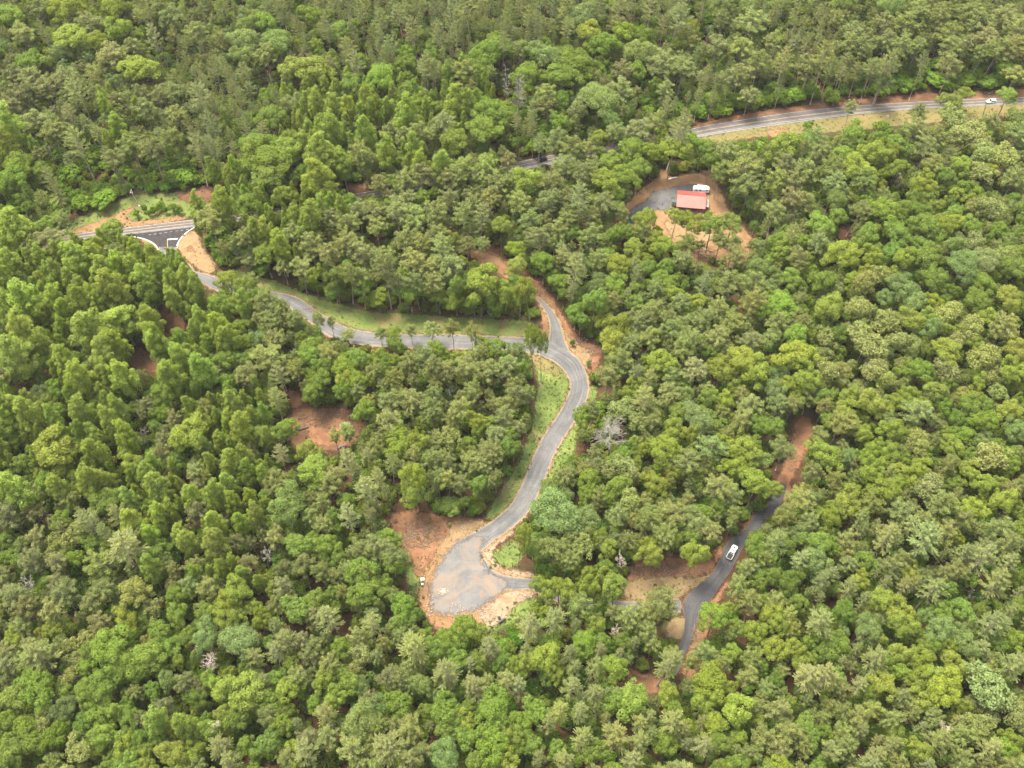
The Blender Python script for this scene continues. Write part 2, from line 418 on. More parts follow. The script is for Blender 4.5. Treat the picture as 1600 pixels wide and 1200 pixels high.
patch('grass_strip', [(921,602),(930,600),(936,620),(918,642),(898,682),(905,700),(885,722),(870,738),(858,760),(848,772),(836,790),(845,760),(856,733),(866,706),(886,676),(909,640)], M_GRASS, .05)
patch('grass_patch', [(632,888),(655,872),(682,866),(672,888),(662,915),(652,940),(640,930)], M_GRASS, .05)
patch('grass_patch', [(765,868),(785,848),(808,843),(820,868),(806,888),(784,886)], M_GRASSD, .05)
patch('grass_patch', [(742,972),(770,962),(800,942),(836,930),(838,950),(812,968),(790,985),(750,990)], M_GRASS, .05)
patch('dirt_bank', [(818,424),(842,440),(868,468),(888,508),(908,530),(946,543),(936,568),(925,592),(918,585),(905,566),(888,548),(880,520),(872,498),(856,477),(832,452)], M_RED, .06)
patch('dirt_bank', [(838,452),(862,474),(880,508),(894,534),(926,548),(922,575),(914,580),(903,562),(886,545),(879,518),(870,495),(850,472)], M_TAN, .09)
patch('dirt_shoulder', [(838,470),(851,486),(859,502),(860,517),(858,531),(843,528),(846,508),(845,488)], M_ORANGE, .08)
patch('dirt_drive', [(733,392),(752,389),(772,394),(800,412),(825,430),(846,455),(850,468),(832,455),(800,440),(775,428),(748,416),(735,405)], M_RED, .06)
patch('dirt_drive', [(738,394),(770,395),(796,414),(792,424),(765,412),(742,408)], M_ORANGE, .085)
patch('dirt_pad', [(604,803),(640,795),(690,803),(735,808),(757,812),(748,830),(715,845),(697,862),(682,882),(668,908),(650,905),(640,870),(622,845),(609,825)], M_RED, .06)
patch('dirt_pad', [(700,815),(757,810),(757,826),(722,842),(702,856),(690,872),(680,868),(690,845),(700,835)], M_TAN, .09)
patch('dirt_margin', [(650,922),(662,906),(680,870),(684,880),(672,910),(671,945),(682,962),(706,962),(708,985),(685,986),(662,965)], M_ORANGE, .08)
patch('sand_bank', [(748,956),(772,938),(796,919),(835,920),(842,927),(828,934),(805,944),(796,962),(780,979),(752,980)], M_SAND, .10)
patch('sand_margin', [(752,855),(768,844),(800,825),(806,832),(785,846),(772,858),(768,874),(790,888),(830,893),(842,903),(836,908),(788,902),(766,893),(752,872)], M_SAND, .08)
patch('soil_clearing', [(455,640),(500,634),(558,638),(566,655),(568,672),(552,692),(532,706),(500,704),(475,703),(455,702)], M_CLEAR, .06)
patch('soil_clearing', [(446,612),(470,604),(474,640),(452,640)], M_CLEAR, .05)
patch('clay_scrape', [(475,660),(520,648),(552,660),(540,690),(505,700),(480,690)], M_RED, .09)
patch('soil_clearing', [(192,548),(220,538),(255,562),(265,574),(238,586),(212,580),(198,570)], M_CLEAR, .06)
patch('soil_clearing', [(246,500),(272,482),(294,503),(288,522),(262,525)], M_CLEAR, .06)
patch('dirt_bank', [(274,373),(300,358),(310,364),(315,385),(330,401),(342,420),(328,429),(310,423),(290,406),(276,388)], M_TAN, .08)
patch('clay_scrape', [(292,386),(303,383),(303,394),(293,396)], M_RED, .11)
patch('dirt_bank', [(214,373),(234,372),(246,380),(250,390),(238,388),(222,380)], M_TAN, .08)
patch('house_clearing', [(955,345),(975,322),(998,296),(1026,278),(1028,262),(1042,261),(1045,278),(1062,274),(1090,269),(1116,279),(1130,300),(1137,325),(1152,345),(1172,365),(1184,392),(1168,415),(1130,428),(1092,415),(1066,398),(1038,372),(1008,362),(975,362)], M_ORANGE, .06)
patch('tan_yard', [(1035,348),(1060,335),(1110,330),(1120,350),(1110,380),(1080,385),(1050,375)], M_TAN, .09)
def gravel_patch(name):
    m, nt, b = new_mat(name)
    p = pos(nt); c, f2 = gravel_stops(nt, p)
    w = noise(nt, .09, 5, .7, p, 1.5)
    c = mix(nt, math_n(nt, 'MULTIPLY', math_n(nt, 'SUBTRACT', w, .46), 3.2, clamp=True), c, (.165, .112, .070))
    w2 = noise(nt, .22, 5, .75, p, 1.0)
    c = mix(nt, math_n(nt, 'MULTIPLY', math_n(nt, 'SUBTRACT', w2, .56), 5.0, clamp=True), c, (.17, .085, .048))
    nt.links.new(c, b.inputs['Base Color']); b.inputs['Roughness'].default_value = .9
    at = N(nt, 'ShaderNodeAttribute', attribute_name='d')
    a = math_n(nt, 'ADD', at.outputs['Fac'], math_n(nt, 'MULTIPLY', math_n(nt, 'SUBTRACT', noise(nt, .5, 5, .7, p), .5), 6.5))
    nt.links.new(math_n(nt, 'MULTIPLY', math_n(nt, 'ADD', a, .1), .55, clamp=True), b.inputs['Alpha'])
    return m
M_GPATCH = gravel_patch('gravel_and_clay')
M_GPLAIN = earth('plain_gravel', [(.3, (.055, .054, .056)), (.5, (.08, .077, .078)), (.65, (.10, .094, .091)), (.8, (.135, .12, .11))], .15, 1.5, 1.0)
patch('gravel_yard', [(1017,299),(1050,292),(1075,287),(1104,290),(1108,306),(1090,318),(1060,327),(1040,329),(1017,327),(1000,334),(985,350),(970,345),(988,322),(1010,315)], M_GPLAIN, .13)
# worn earth under and beside the gravel
patch('worn_earth', [(766,826),(745,850),(752,872),(768,898),(835,898),(842,926),(800,950),(780,980),(750,980),(705,985),(684,986),(662,966),(650,925),(662,890),(684,862),(735,826)], M_ORANGE, .07, open_=False)
for A_, B_, w_ in ((RD_L, RD_R, 1.1), (BR_L[4:], BR_R[4:], 1.3), (SD_L, SD_R, 1.0)):
    patch('gravel_shoulder', list(A_) + list(B_)[::-1], M_TAN, .105, swell=w_, open_=False)
patch('turnaround', [(768,838),(752,856),(754,876),(768,895),(790,902),(800,912),(796,921),(772,938),(750,955),(722,960),(690,966),(674,955),(667,938),(668,915),(675,895),(688,872),(706,850),(735,834)], M_GPATCH, .24)
patch('straw_clearing', [(968,912),(1000,903),(1050,900),(1100,902),(1118,896),(1088,918),(1060,938),(1030,944),(990,940),(970,930)], M_STRAW, .07)
patch('forest_edge_soil', [(985,885),(1020,872),(1075,868),(1115,872),(1122,882),(1108,902),(1050,904),(1000,906),(975,912)], M_CLEAR, .05)
patch('straw_mound', [(1038,982),(1054,960),(1073,965),(1074,984),(1064,1002),(1044,999)], M_STRAW, .09)
patch('clay_bank', [(1137,903),(1146,905),(1122,942),(1105,978),(1112,985),(1092,1012),(1080,1035),(1094,1060),(1064,1066),(1067,1034),(1080,1004),(1089,980),(1094,962),(1110,940)], M_RED, .06)
patch('clay_bank', [(1134,846),(1140,836),(1162,828),(1172,800),(1182,796),(1176,822),(1160,836)], M_RED, .06)
patch('clay_bank', [(1118,884),(1112,870),(1124,852),(1133,852),(1130,866)], M_RED, .06)
patch('dirt_track', [(1240,660),(1250,648),(1272,650),(1270,680),(1258,710),(1246,738),(1232,758),(1250,765),(1232,775),(1224,790),(1222,765),(1211,752),(1218,738),(1232,708),(1240,680)], M_RED, .07)
patch('bare_hollow', [(978,1038),(1000,1048),(1030,1058),(1046,1062),(1042,1082),(1015,1086),(982,1084)], M_CLEAR, .05)
patch('bare_hollow', [(1306,358),(1320,354),(1328,368),(1318,378),(1308,374)], M_CLEAR, .05)

strip('gravel_road', RD_L, RD_R, M_GRAVEL, .20, across=10, rim=.55)
strip('gravel_spur', BR_L[4:], BR_R[4:], M_GRAVEL, .23, across=8, rim=.4)
strip('gravel_spur', SD_L, SD_R, M_GRAVEL, .23, across=8, rim=.3)
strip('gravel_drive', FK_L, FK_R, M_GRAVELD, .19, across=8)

# junction apron with its kerbs and paint
AP_L = [(197,367),(207,368.5),(217,370.5),(230,373.5),(240,379),(246,384),(249,390)]
AP_R = [(303,355),(297,358.5),(290,363),(282,371),(277,379),(275,384),(274,390)]
strip('junction_apron', AP_R, AP_L, M_APRON, .17, n=40, across=12, jit=0)
def ribbon(name, pts, w, mat, up, h=0.0, step=1.2, n=None):
    P = resample(np.asarray(pts, float), n or 60); G = ground(P[:, 0], P[:, 1])
    L = np.linalg.norm(np.diff(G, axis=0), axis=1).sum(); G = resample(G, n=max(3, int(L / step)))
    return ribbon_g(name, G, w, mat, up, h)
def ribbon_g(name, G, w, mat, up, h=0.0):
    T = np.gradient(G, axis=0); T /= np.linalg.norm(T, axis=1, keepdims=True) + 1e-9
    Nn = np.stack([-T[:, 1], T[:, 0]], -1) * w / 2
    A, B = G + Nn, G - Nn; n = len(G)
    rows = [(A, 0), (B, 0)] if h == 0 else [(A, -.1), (A, h), (B, h), (B, -.1)]
    V = np.concatenate([np.concatenate([R, (terrain(R[:, 0], R[:, 1]) + up * UPK + dz)[:, None]], 1) for R, dz in rows])
    i = np.arange(n - 1); F = []
    for r in range(len(rows) - 1): F.append(np.stack([r * n + i, (r + 1) * n + i, (r + 1) * n + i + 1, r * n + i + 1], -1))
    return tag(put(name, mesh_np(name, V, np.concatenate(F), mat)), kind='structure')
ribbon('kerb', [(x - 1.5, y + 1) for x, y in AP_L[1:]], .5, M_CONC, .17, .15)
ribbon('kerb', [(x + 1.5, y + .5) for x, y in AP_R[:-1]], .5, M_CONC, .17, .15)
ribbon('stop_line', [(261.5,374.3),(277.5,373.2)], .75, M_PAINT, .19, n=8)
ribbon('centre_line', [(261.6,375),(261.9,388)], .28, M_YEL, .19, n=8)
ribbon('edge_line', [(205,370.0),(219,372.6),(231,376),(241,382),(246.5,389)], .22, M_PAINT, .19)
ribbon('edge_line', [(300,358),(292,363.5),(285,370),(279.5,378),(277,388)], .22, M_PAINT, .19)
def lane(t): return hwb + (hwa - hwb) * t
ribbon_g('edge_line', lane(.955), .22, M_PAINTW, .155)
ribbon_g('edge_line', lane(.20), .22, M_PAINTW, .155)
ribbon_g('centre_line', lane(.575), .16, M_YEL, .155)
ribbon_g('centre_line', lane(.545), .16, M_YEL, .155)
for k in range(8):                                       # broken line across the mouth of the junction
    x = 232 + k * 8.4; ribbon('broken_line', [(x, 367.3 - (x - 232) * .142), (x + 4, 366.7 - (x - 232) * .142)], .22, M_PAINTW, .19, n=4)
# ------------------------------------------------------------------ the trees one can tell apart, surveyed tile by tile (tile = 400 x 300 px of the photo, shown fourfold)
# letter = kind: P poplar, O oak, Y hickory (yellow-green), B pale blue-green locust, T tan-tipped sourwood, V scrub pine, N brown scrub pine, W white pine, S sapling
TILES = {
(0,0): "O 70 90 90 V 240 50 70 Y 400 50 90 Y 740 40 80 N 560 140 90 W 280 220 55 V 150 200 80 Y 450 220 110 Y 740 200 80 W 920 100 90 V 1060 100 90 O 200 400 90 B 370 340 60 N 680 350 100 N 820 290 70 Y 600 270 70 B 1520 250 90 B 1550 160 70 B 1530 350 70 N 1390 260 60 V 1240 220 80 W 1390 60 60 Y 850 450 110 B 860 390 50 V 600 450 70 N 80 470 70 N 240 480 90 N 420 470 90 N 300 560 90 N 150 590 80 V 420 560 70 N 60 660 70 W 530 610 80 N 720 630 60 V 790 620 50 N 880 600 60 N 1000 600 60 V 1080 580 70 B 20 550 50 W 420 720 70 P 60 770 90 P 20 870 80 P 710 760 65 V 230 750 100 V 310 820 80 W 1260 630 100 W 1350 450 65 W 1460 510 60 W 1510 620 55 W 1550 470 60 W 1340 690 60 V 900 700 80 V 1100 720 70 W 1350 790 70 W 480 880 100 V 820 900 90 V 960 960 80 V 1080 870 70 W 1220 930 90 W 1350 930 80 W 1540 800 60 N 720 990 80 P 1560 930 60 S 370 960 60 S 560 1000 60 O 100 1030 100 O 80 1150 100 S 920 1100 60 S 820 1090 50 S 1150 1100 80 S 1080 1120 50 S 1480 1090 70 S 430 1080 80 W 350 1160 60 V 960 250 70 V 990 370 60",
(1,0): "O 40 130 80 W 60 30 60 W 130 60 60 W 260 150 50 B 150 260 100 W 440 200 70 O 330 90 80 W 480 60 60 O 530 180 70 W 580 60 50 W 660 130 70 W 690 60 60 W 790 170 80 W 770 270 60 W 830 20 60 W 910 110 70 W 860 300 70 W 1000 210 80 W 1000 60 60 W 1130 60 60 W 1150 230 70 W 1220 120 70 W 1250 240 60 W 1340 100 90 W 1470 40 60 W 1560 160 60 O 1470 300 110 W 1540 290 70 O 1400 430 80 V 1290 440 80 Y 310 440 125 V 80 350 80 N 450 400 60 W 590 320 80 W 640 410 70 O 790 480 110 O 590 560 80 O 960 330 60 O 920 400 60 O 1110 340 60 W 1090 460 90 O 950 550 70 P 370 640 60 P 470 670 60 P 550 660 60 P 700 620 60 P 640 700 50 P 720 690 50 O 1030 640 70 P 1250 620 80 P 1320 620 60 P 940 710 80 P 470 790 80 P 340 790 50 P 380 830 50 P 400 930 100 P 330 900 60 P 540 1010 80 P 410 1110 100 P 700 840 70 P 800 920 80 V 830 820 60 V 920 850 70 V 1030 830 80 P 1000 910 60 V 1160 780 90 O 1230 850 100 O 80 1000 140 O 200 960 100 O 60 1100 90 O 30 900 100 B 230 640 70 O 120 740 90 O 210 870 70 V 650 960 80 V 680 1010 60 O 1450 800 110 O 1450 720 100 O 1560 720 80 P 1160 1000 70 P 1030 1010 60 V 1050 1090 80 V 950 1130 80 V 1300 1050 90 V 1170 1090 70 V 1250 1120 80 V 1430 1040 90 P 1480 1000 40 N 1570 1010 60 S 1540 1110 60 V 1500 1160 80 N 780 1140 60 O 860 1150 50 O 480 1180 50 S 130 1190 60",
(2,0): "W 60 40 70 W 190 30 70 W 330 60 80 W 540 60 80 W 660 60 80 W 850 70 80 W 1000 130 110 W 1190 60 60 B 430 120 100 B 1290 40 80 W 90 140 60 W 150 160 60 W 360 200 70 V 30 330 60 O 210 260 40 B 210 350 90 O 380 400 130 O 320 480 110 Y 480 230 80 O 560 280 90 Y 690 220 70 O 790 230 70 B 790 330 90 V 650 160 60 W 930 180 60 V 1110 250 70 S 1130 200 40 Y 1040 290 50 V 920 400 90 V 1060 430 80 N 700 450 60 O 790 460 60 S 620 450 60 O 100 480 90 V 230 590 80 V 230 660 70 O 310 640 60 B 540 620 120 V 670 570 90 T 410 690 70 O 290 760 70 B 620 740 60 V 960 560 60 S 820 620 60 S 850 690 50 W 1110 500 60 W 1200 470 60 V 1280 300 80 V 1310 130 60 V 1430 290 90 V 1360 480 70 V 1460 470 70 V 1500 130 100 V 1540 400 80 V 1480 590 70 S 1160 680 60 S 1250 620 70 S 1330 680 60 S 1430 640 70 S 1530 620 60 S 1030 680 60 S 940 720 50 S 1590 610 50 S 90 720 60 S 220 820 70 S 150 900 60 W 30 790 50 W 130 760 50 V 280 890 80 V 380 950 80 Y 560 860 50 V 640 830 60 N 780 800 90 V 900 770 60 W 1010 810 110 W 1110 750 70 O 750 920 90 V 480 940 60 Y 880 960 60 O 540 950 40 O 610 1010 80 Y 1000 940 90 S 1120 870 60 O 1110 920 60 O 1190 920 70 V 330 1050 80 V 430 1080 80 O 790 1060 70 O 690 1110 90 Y 600 1150 90 Y 100 1130 90 V 250 1140 80 V 20 1110 70 V 1270 940 60 V 1330 960 80 V 1440 1050 110 S 1540 930 80 V 1300 1080 60 V 1500 1130 90 O 1240 1000 60",
(3,0): "W 30 100 60 W 170 150 70 V 230 150 50 W 340 120 60 V 420 130 60 V 500 270 80 V 540 200 70 V 740 150 70 V 850 150 90 B 800 30 80 B 480 20 70 O 60 30 60 W 100 40 60 V 30 260 60 O 30 250 60 W 240 290 60 V 590 310 70 V 750 250 70 V 840 280 80 V 940 280 60 V 960 60 70 V 1080 100 70 V 1140 210 90 V 1080 50 60 V 1250 60 80 V 1320 140 100 N 1380 230 80 V 1480 100 80 V 1540 200 90 V 1530 320 80 V 1420 310 80 N 1230 290 70 V 1150 300 90 W 90 390 90 W 340 400 100 V 250 430 90 W 460 490 60 S 550 470 80 W 640 450 80 W 740 410 90 W 960 430 60 V 720 490 70 S 840 520 80 S 1060 400 60 S 1060 500 80 S 1250 490 80 S 1380 510 70 S 1480 430 60 S 1440 500 50 V 1340 330 60 V 1140 430 80 V 1550 460 80 S 60 580 90 S 180 590 70 S 270 560 60 S 400 600 60 S 700 560 60 O 520 830 90 S 250 780 30 Y 110 920 100 S 270 860 60 V 320 950 70 V 300 850 60 V 430 900 50 O 470 960 70 Y 670 960 90 O 800 900 60 V 940 700 60 V 920 800 80 V 980 930 80 S 710 790 50 Y 1130 650 70 T 1150 740 80 V 1060 850 80 T 1270 830 90 V 1400 760 60 T 1370 960 80 T 1300 900 70 V 1540 830 80 T 1560 740 60 Y 540 1060 90 V 380 1050 80 V 250 1040 80 Y 820 1040 60 Y 970 1140 80 O 1100 1080 70 Y 1200 1040 70 V 1030 1020 70 T 1330 1080 80 T 1480 1000 90 V 1540 1120 80 V 100 1010 80 V 60 1110 80 V 180 1130 80 V 420 1150 80 V 640 1120 80",
(0,1): "P 60 210 120 O 300 220 80 V 395 190 60 S 140 60 100 W 370 50 80 S 510 60 70 S 650 40 90 S 250 40 80 N 270 310 100 N 200 350 70 O 680 240 80 P 460 310 50 P 60 350 60 P 80 430 80 P 240 430 60 P 470 420 100 P 580 370 70 P 300 480 50 P 150 490 50 V 730 400 70 P 830 365 55 P 950 400 60 P 730 480 80 P 620 500 80 P 890 400 50 P 975 470 55 P 350 520 60 P 440 550 60 P 170 650 120 P 30 530 70 P 340 600 50 P 360 690 80 P 480 610 60 P 730 580 100 P 850 500 70 P 900 560 80 P 590 650 60 P 640 680 70 P 510 700 80 P 420 750 70 P 750 780 120 P 690 830 90 P 30 700 80 P 130 860 100 P 520 880 110 P 720 920 80 P 300 950 60 P 110 1010 120 P 670 1010 100 P 400 1040 80 P 500 1150 90 B 260 1170 50 N 80 1130 90 O 280 1070 70 V 580 1090 60 P 780 1150 90 P 670 1150 60 P 940 790 70 P 950 890 70 P 985 935 75 P 1130 470 48 P 1090 560 70 P 1150 560 70 P 1100 660 60 P 1220 600 60 P 1190 850 45 P 1370 820 70 P 1260 790 60 P 1430 900 70 P 1160 1000 80 P 1260 1080 90 O 1400 700 70 O 1330 680 60 Y 1430 560 70 Y 1510 580 60 V 1570 560 50 P 1510 680 60 O 1100 900 50 S 1080 950 60 P 1070 1130 90 O 1520 1060 60 O 1430 1060 70 N 1540 1130 80 P 1060 1180 70 V 890 1150 50 P 1390 80 80 P 1240 100 60 V 1310 170 100 S 1380 300 100 S 1430 370 70 O 1540 80 80 V 1540 290 60 P 1590 220 60 V 1560 400 70 S 960 112 26 S 1080 92 28 S 850 132 22 S 1010 78 24 S 900 100 22 S 1030 110 20 S 990 95 22 S 1120 110 24 S 930 128 18",
(1,1): "P 20 230 60 P 320 130 70 P 240 160 60 P 300 190 60 P 430 90 60 P 400 130 40 O 180 40 70 V 460 160 70 V 560 190 80 V 640 110 70 V 740 150 80 V 880 130 90 V 1000 150 90 V 1130 150 90 O 850 80 50 W 1290 150 80 W 1400 170 70 V 1200 50 70 V 1450 40 70 V 950 40 60 O 1030 50 60 V 1350 80 60 Y 1530 230 60 V 1130 240 70 V 200 250 70 P 140 310 70 V 240 260 60 V 340 330 80 V 430 400 80 V 560 330 80 V 660 370 80 V 750 230 70 V 800 410 80 V 930 300 80 V 1020 330 70 V 1000 450 90 W 1140 360 90 V 1230 440 90 V 1100 480 80 O 480 450 50 Y 360 520 50 O 490 540 70 V 570 470 60 V 660 520 70 O 660 600 60 V 790 480 90 O 760 660 70 V 880 570 70 O 930 520 60 O 960 620 80 O 1050 600 60 V 1000 540 70 V 1120 570 70 V 1240 570 80 O 1140 660 70 O 1250 680 60 Y 1250 300 50 N 1310 340 60 Y 1400 590 110 O 1360 680 60 O 1470 690 60 Y 1560 620 60 O 60 400 80 O 40 480 60 V 280 480 80 V 170 470 60 V 1340 250 60 V 60 690 80 V 120 740 70 V 90 810 70 V 250 800 60 O 20 650 60 V 140 920 70 B 30 930 60 V 60 1030 100 O 350 970 80 V 430 1020 70 O 330 1050 70 O 650 1050 70 O 560 1110 80 Y 540 1170 60 Y 620 1180 60 O 860 950 60 Y 760 1010 50 O 1150 1000 70 V 940 1060 70 V 1040 1020 70 O 1530 980 70 Y 1430 950 50 Y 980 1120 45 N 1070 1110 70 V 1190 1110 70 V 740 1120 60 O 800 1100 60 V 860 1160 60 V 250 1120 60 O 430 1090 70 V 1310 1080 80 V 1450 1110 80 V 1560 1100 80 V 1380 1030 60",
(2,1): "W 430 70 100 V 230 60 80 V 60 80 80 V 560 80 80 O 640 30 60 V 330 60 70 Y 30 350 60 O 60 240 40 V 170 280 80 V 120 170 70 V 340 170 70 O 380 260 60 V 300 240 70 V 490 180 70 V 500 270 80 V 690 140 50 Y 850 185 75 O 800 170 50 Y 1020 165 55 Y 1115 178 58 Y 1160 220 60 O 720 270 60 O 630 270 60 Y 760 350 70 V 820 260 60 Y 900 280 60 Y 960 340 70 Y 900 360 60 V 1100 310 70 O 1380 210 70 V 1300 300 60 V 1400 400 60 V 1060 420 60 O 200 430 70 Y 40 470 70 W 400 490 90 V 330 400 60 O 290 560 60 Y 660 460 80 V 540 420 70 O 840 480 70 B 560 540 60 O 660 560 80 W 780 540 60 O 780 600 60 O 930 530 60 O 1010 570 60 V 900 600 60 Y 1010 650 60 O 780 700 60 O 530 680 80 Y 450 640 60 O 400 750 60 O 560 690 60 O 430 790 50 Y 580 800 60 Y 660 830 90 Y 640 920 90 V 640 690 60 V 880 750 80 V 1040 690 70 O 20 560 60 Y 50 650 60 V 1000 850 80 V 800 820 70 V 960 800 70 W 1190 560 60 O 1260 580 50 V 1390 590 90 V 1520 560 80 B 1540 470 70 O 1590 760 60 V 1190 790 80 V 1380 800 80 V 1300 750 70 Y 1170 700 60 Y 1440 1050 100 V 1100 940 90 V 1300 900 80 V 870 920 80 V 740 960 70 Y 930 1060 90 V 1060 1000 80 V 660 1080 90 V 600 1130 80 O 1240 1000 60 V 1480 920 80 Y 1530 1130 90 Y 1300 1130 70 V 1140 1100 80 V 1000 1160 70 Y 840 1120 60 S 380 938 20 S 480 1070 16 V 30 1000 60 Y 80 1110 50 V 1500 700 80",
(3,1): "V 40 120 70 N 140 50 70 O 330 190 80 B 420 50 70 O 450 150 60 V 240 60 70 O 720 130 90 O 870 110 60 O 620 270 80 O 780 250 80 V 560 100 70 O 990 220 80 Y 1130 210 70 O 1270 220 70 T 1390 110 80 W 130 280 70 V 300 310 70 Y 470 390 100 V 200 430 70 O 70 300 70 Y 100 370 70 Y 650 410 70 O 750 390 70 Y 840 430 70 O 980 400 90 B 1150 330 60 T 1310 330 70 B 1220 450 100 B 1370 440 90 O 1340 550 80 T 1500 380 70 O 1550 470 90 T 600 570 80 T 690 520 70 B 840 590 90 O 1030 560 80 Y 140 560 70 O 330 580 80 O 110 700 90 Y 390 720 90 T 560 720 80 B 900 700 80 T 1090 750 90 O 1290 690 90 Y 1500 660 80 V 1480 850 90 T 720 810 90 Y 890 810 80 B 1010 850 70 V 210 820 60 O 180 900 80 V 60 820 70 Y 160 1030 110 T 350 920 70 O 440 890 70 T 600 960 110 T 820 930 70 T 910 970 60 Y 1130 980 90 T 1340 1030 100 Y 1530 1010 80 T 380 1110 80 Y 210 1160 90 T 650 1100 80 O 960 1120 80 T 1100 1110 80 Y 1540 1120 80 T 1250 850 80 Y 1350 790 70 B 60 1130 60 T 20 920 70 T 700 1170 70 T 1400 1140 70",
(0,2): "P 60 110 90 P 180 170 90 P 510 140 80 P 660 110 50 P 750 150 60 P 700 220 70 P 770 330 80 P 590 280 50 P 480 300 50 P 300 190 60 O 360 180 60 P 40 220 80 O 110 330 60 Y 330 390 130 Y 430 430 80 P 630 410 80 O 580 490 70 O 140 490 60 O 380 540 60 P 80 640 110 P 510 590 90 P 330 640 70 N 220 690 60 V 430 720 60 O 670 720 110 P 900 560 70 P 980 610 80 N 1020 420 60 N 890 160 60 Y 810 520 80 N 1010 340 50 Y 1190 320 120 O 1050 70 90 O 980 250 50 P 1190 150 50 V 1280 150 60 P 1480 130 60 P 1400 210 50 P 1490 290 80 P 1440 50 50 P 1560 190 50 P 1450 440 80 P 1550 470 60 V 1420 490 50 O 1110 480 60 V 1220 540 60 P 1430 600 60 P 1530 560 60 P 1320 680 80 P 1190 710 70 N 1220 790 80 P 1440 700 50 P 1460 750 60 P 1560 720 50 P 1370 860 70 P 1500 840 60 P 1570 830 60 P 1180 950 70 P 1320 990 90 N 1490 970 60 P 1460 1090 50 P 1390 1140 50 N 1550 1120 70 P 960 820 70 P 1050 790 50 O 950 740 50 P 820 890 90 P 940 930 70 O 970 1040 80 S 1080 1090 60 W 750 1010 130 W 560 850 90 O 400 850 70 N 220 800 70 N 60 830 90 T 340 990 60 T 470 960 80 N 220 960 70 O 40 1100 60 N 190 1120 80 O 460 1110 60 N 340 1120 70 V 650 1130 100 P 920 1160 70 V 1210 1130 70 B 240 50 60 O 340 40 60 O 500 30 60 O 700 30 60",
(1,2): "W 120 90 70 O 330 40 70 O 540 60 80 Y 500 30 60 O 160 260 75 O 60 290 45 W 150 460 60 P 30 560 50 Y 310 420 70 Y 340 560 100 V 150 580 80 V 100 640 70 B 190 770 120 O 30 850 60 V 340 830 60 V 430 650 80 V 500 600 70 O 260 1000 90 O 440 1000 80 V 130 980 70 O 560 720 60 W 600 500 80 W 760 600 60 W 840 510 60 W 720 690 90 W 580 820 80 V 720 780 60 V 640 1030 90 V 760 1030 80 O 870 970 70 V 860 1080 80 O 690 1160 100 O 850 1140 80 V 290 1150 80 O 700 170 70 V 800 230 90 V 820 100 80 V 960 120 80 V 1100 60 70 Y 890 340 80 Y 990 360 70 Y 880 400 70 W 970 460 60 Y 1000 580 100 V 1110 480 70 V 1100 160 80 V 1280 160 80 Y 1060 250 50 T 1200 330 80 Y 1360 240 60 O 1380 300 50 O 1290 420 50 V 1200 510 60 V 1320 490 70 V 1460 430 80 V 1430 500 70 V 1280 620 60 O 1380 630 60 V 1200 600 60 O 1000 700 80 O 1220 760 80 S 1170 760 60 V 1500 300 70 O 1560 410 60 V 1540 210 70 V 1560 120 70 V 1340 60 70 V 1230 230 60 O 700 310 50 V 750 390 60 Y 750 500 50 O 60 700 60 V 420 740 60 V 420 880 60 O 480 830 50",
(2,2): "V 40 60 70 V 30 280 55 O 10 400 50 O 430 200 70 V 500 170 60 V 520 430 50 W 830 100 90 T 680 150 80 T 800 250 70 V 880 230 60 B 1140 210 100 Y 1350 110 60 V 1000 60 80 O 1240 100 70 V 1480 110 80 V 1440 210 70 O 1550 260 70 Y 1020 290 70 Y 960 410 100 Y 1100 330 60 V 1240 400 100 V 1100 490 90 Y 1430 380 90 Y 1400 520 80 T 1560 480 60 Y 1520 650 90 V 1270 640 90 V 1400 690 70 Y 890 620 80 O 480 590 70 O 690 450 70 T 700 510 80 O 660 650 80 T 600 540 60 V 350 590 70 V 540 720 50 T 740 740 80 O 440 700 50 B 260 790 150 B 480 850 90 B 230 670 70 V 620 850 70 V 860 860 80 V 1010 820 90 V 960 940 80 B 1180 870 90 V 1250 910 70 O 1120 960 60 Y 1140 1060 80 Y 590 1040 60 T 440 1030 80 V 260 1040 90 V 330 1100 70 V 720 980 60 O 560 1140 60 S 180 1150 40 O 1530 1020 80 V 1475 1140 60 V 1100 740 50 O 1310 760 60 V 1560 1090 60",
(3,2): "B 50 60 70 V 60 140 70 V 260 80 80 O 40 270 70 V 110 390 80 O 350 80 60 O 370 230 50 V 310 340 60 V 450 250 90 Y 580 320 60 Y 480 160 70 Y 640 120 80 Y 760 290 80 O 610 270 40 V 920 170 90 Y 1040 50 70 O 1260 140 80 O 1170 220 60 O 1340 230 90 Y 1500 170 80 B 1530 300 80 Y 360 460 100 V 480 470 60 T 940 360 80 Y 780 440 70 Y 660 400 60 Y 640 560 80 Y 720 660 90 Y 960 540 70 T 1000 630 90 T 1400 440 100 O 1530 480 70 V 1100 500 70 O 1170 640 60 Y 1380 650 70 V 300 570 70 V 420 600 60 Y 20 650 60 V 200 710 90 Y 500 730 90 V 640 790 70 V 830 810 80 V 960 840 70 V 1090 760 90 Y 1260 780 80 Y 1480 720 80 S 1340 870 70 S 1400 830 50 Y 380 840 60 V 260 860 70 V 120 850 70 W 70 990 90 O 320 980 90 W 730 960 90 O 600 1110 70 W 980 1020 120 V 840 1080 70 V 500 980 70 B 300 1110 90 V 1120 930 80 W 1350 1090 100 V 1440 900 80 W 1520 1020 80 W 1500 1120 80 V 1230 860 70 O 410 1030 60 V 760 1140 70 V 1160 1150 70 V 500 1130 60",
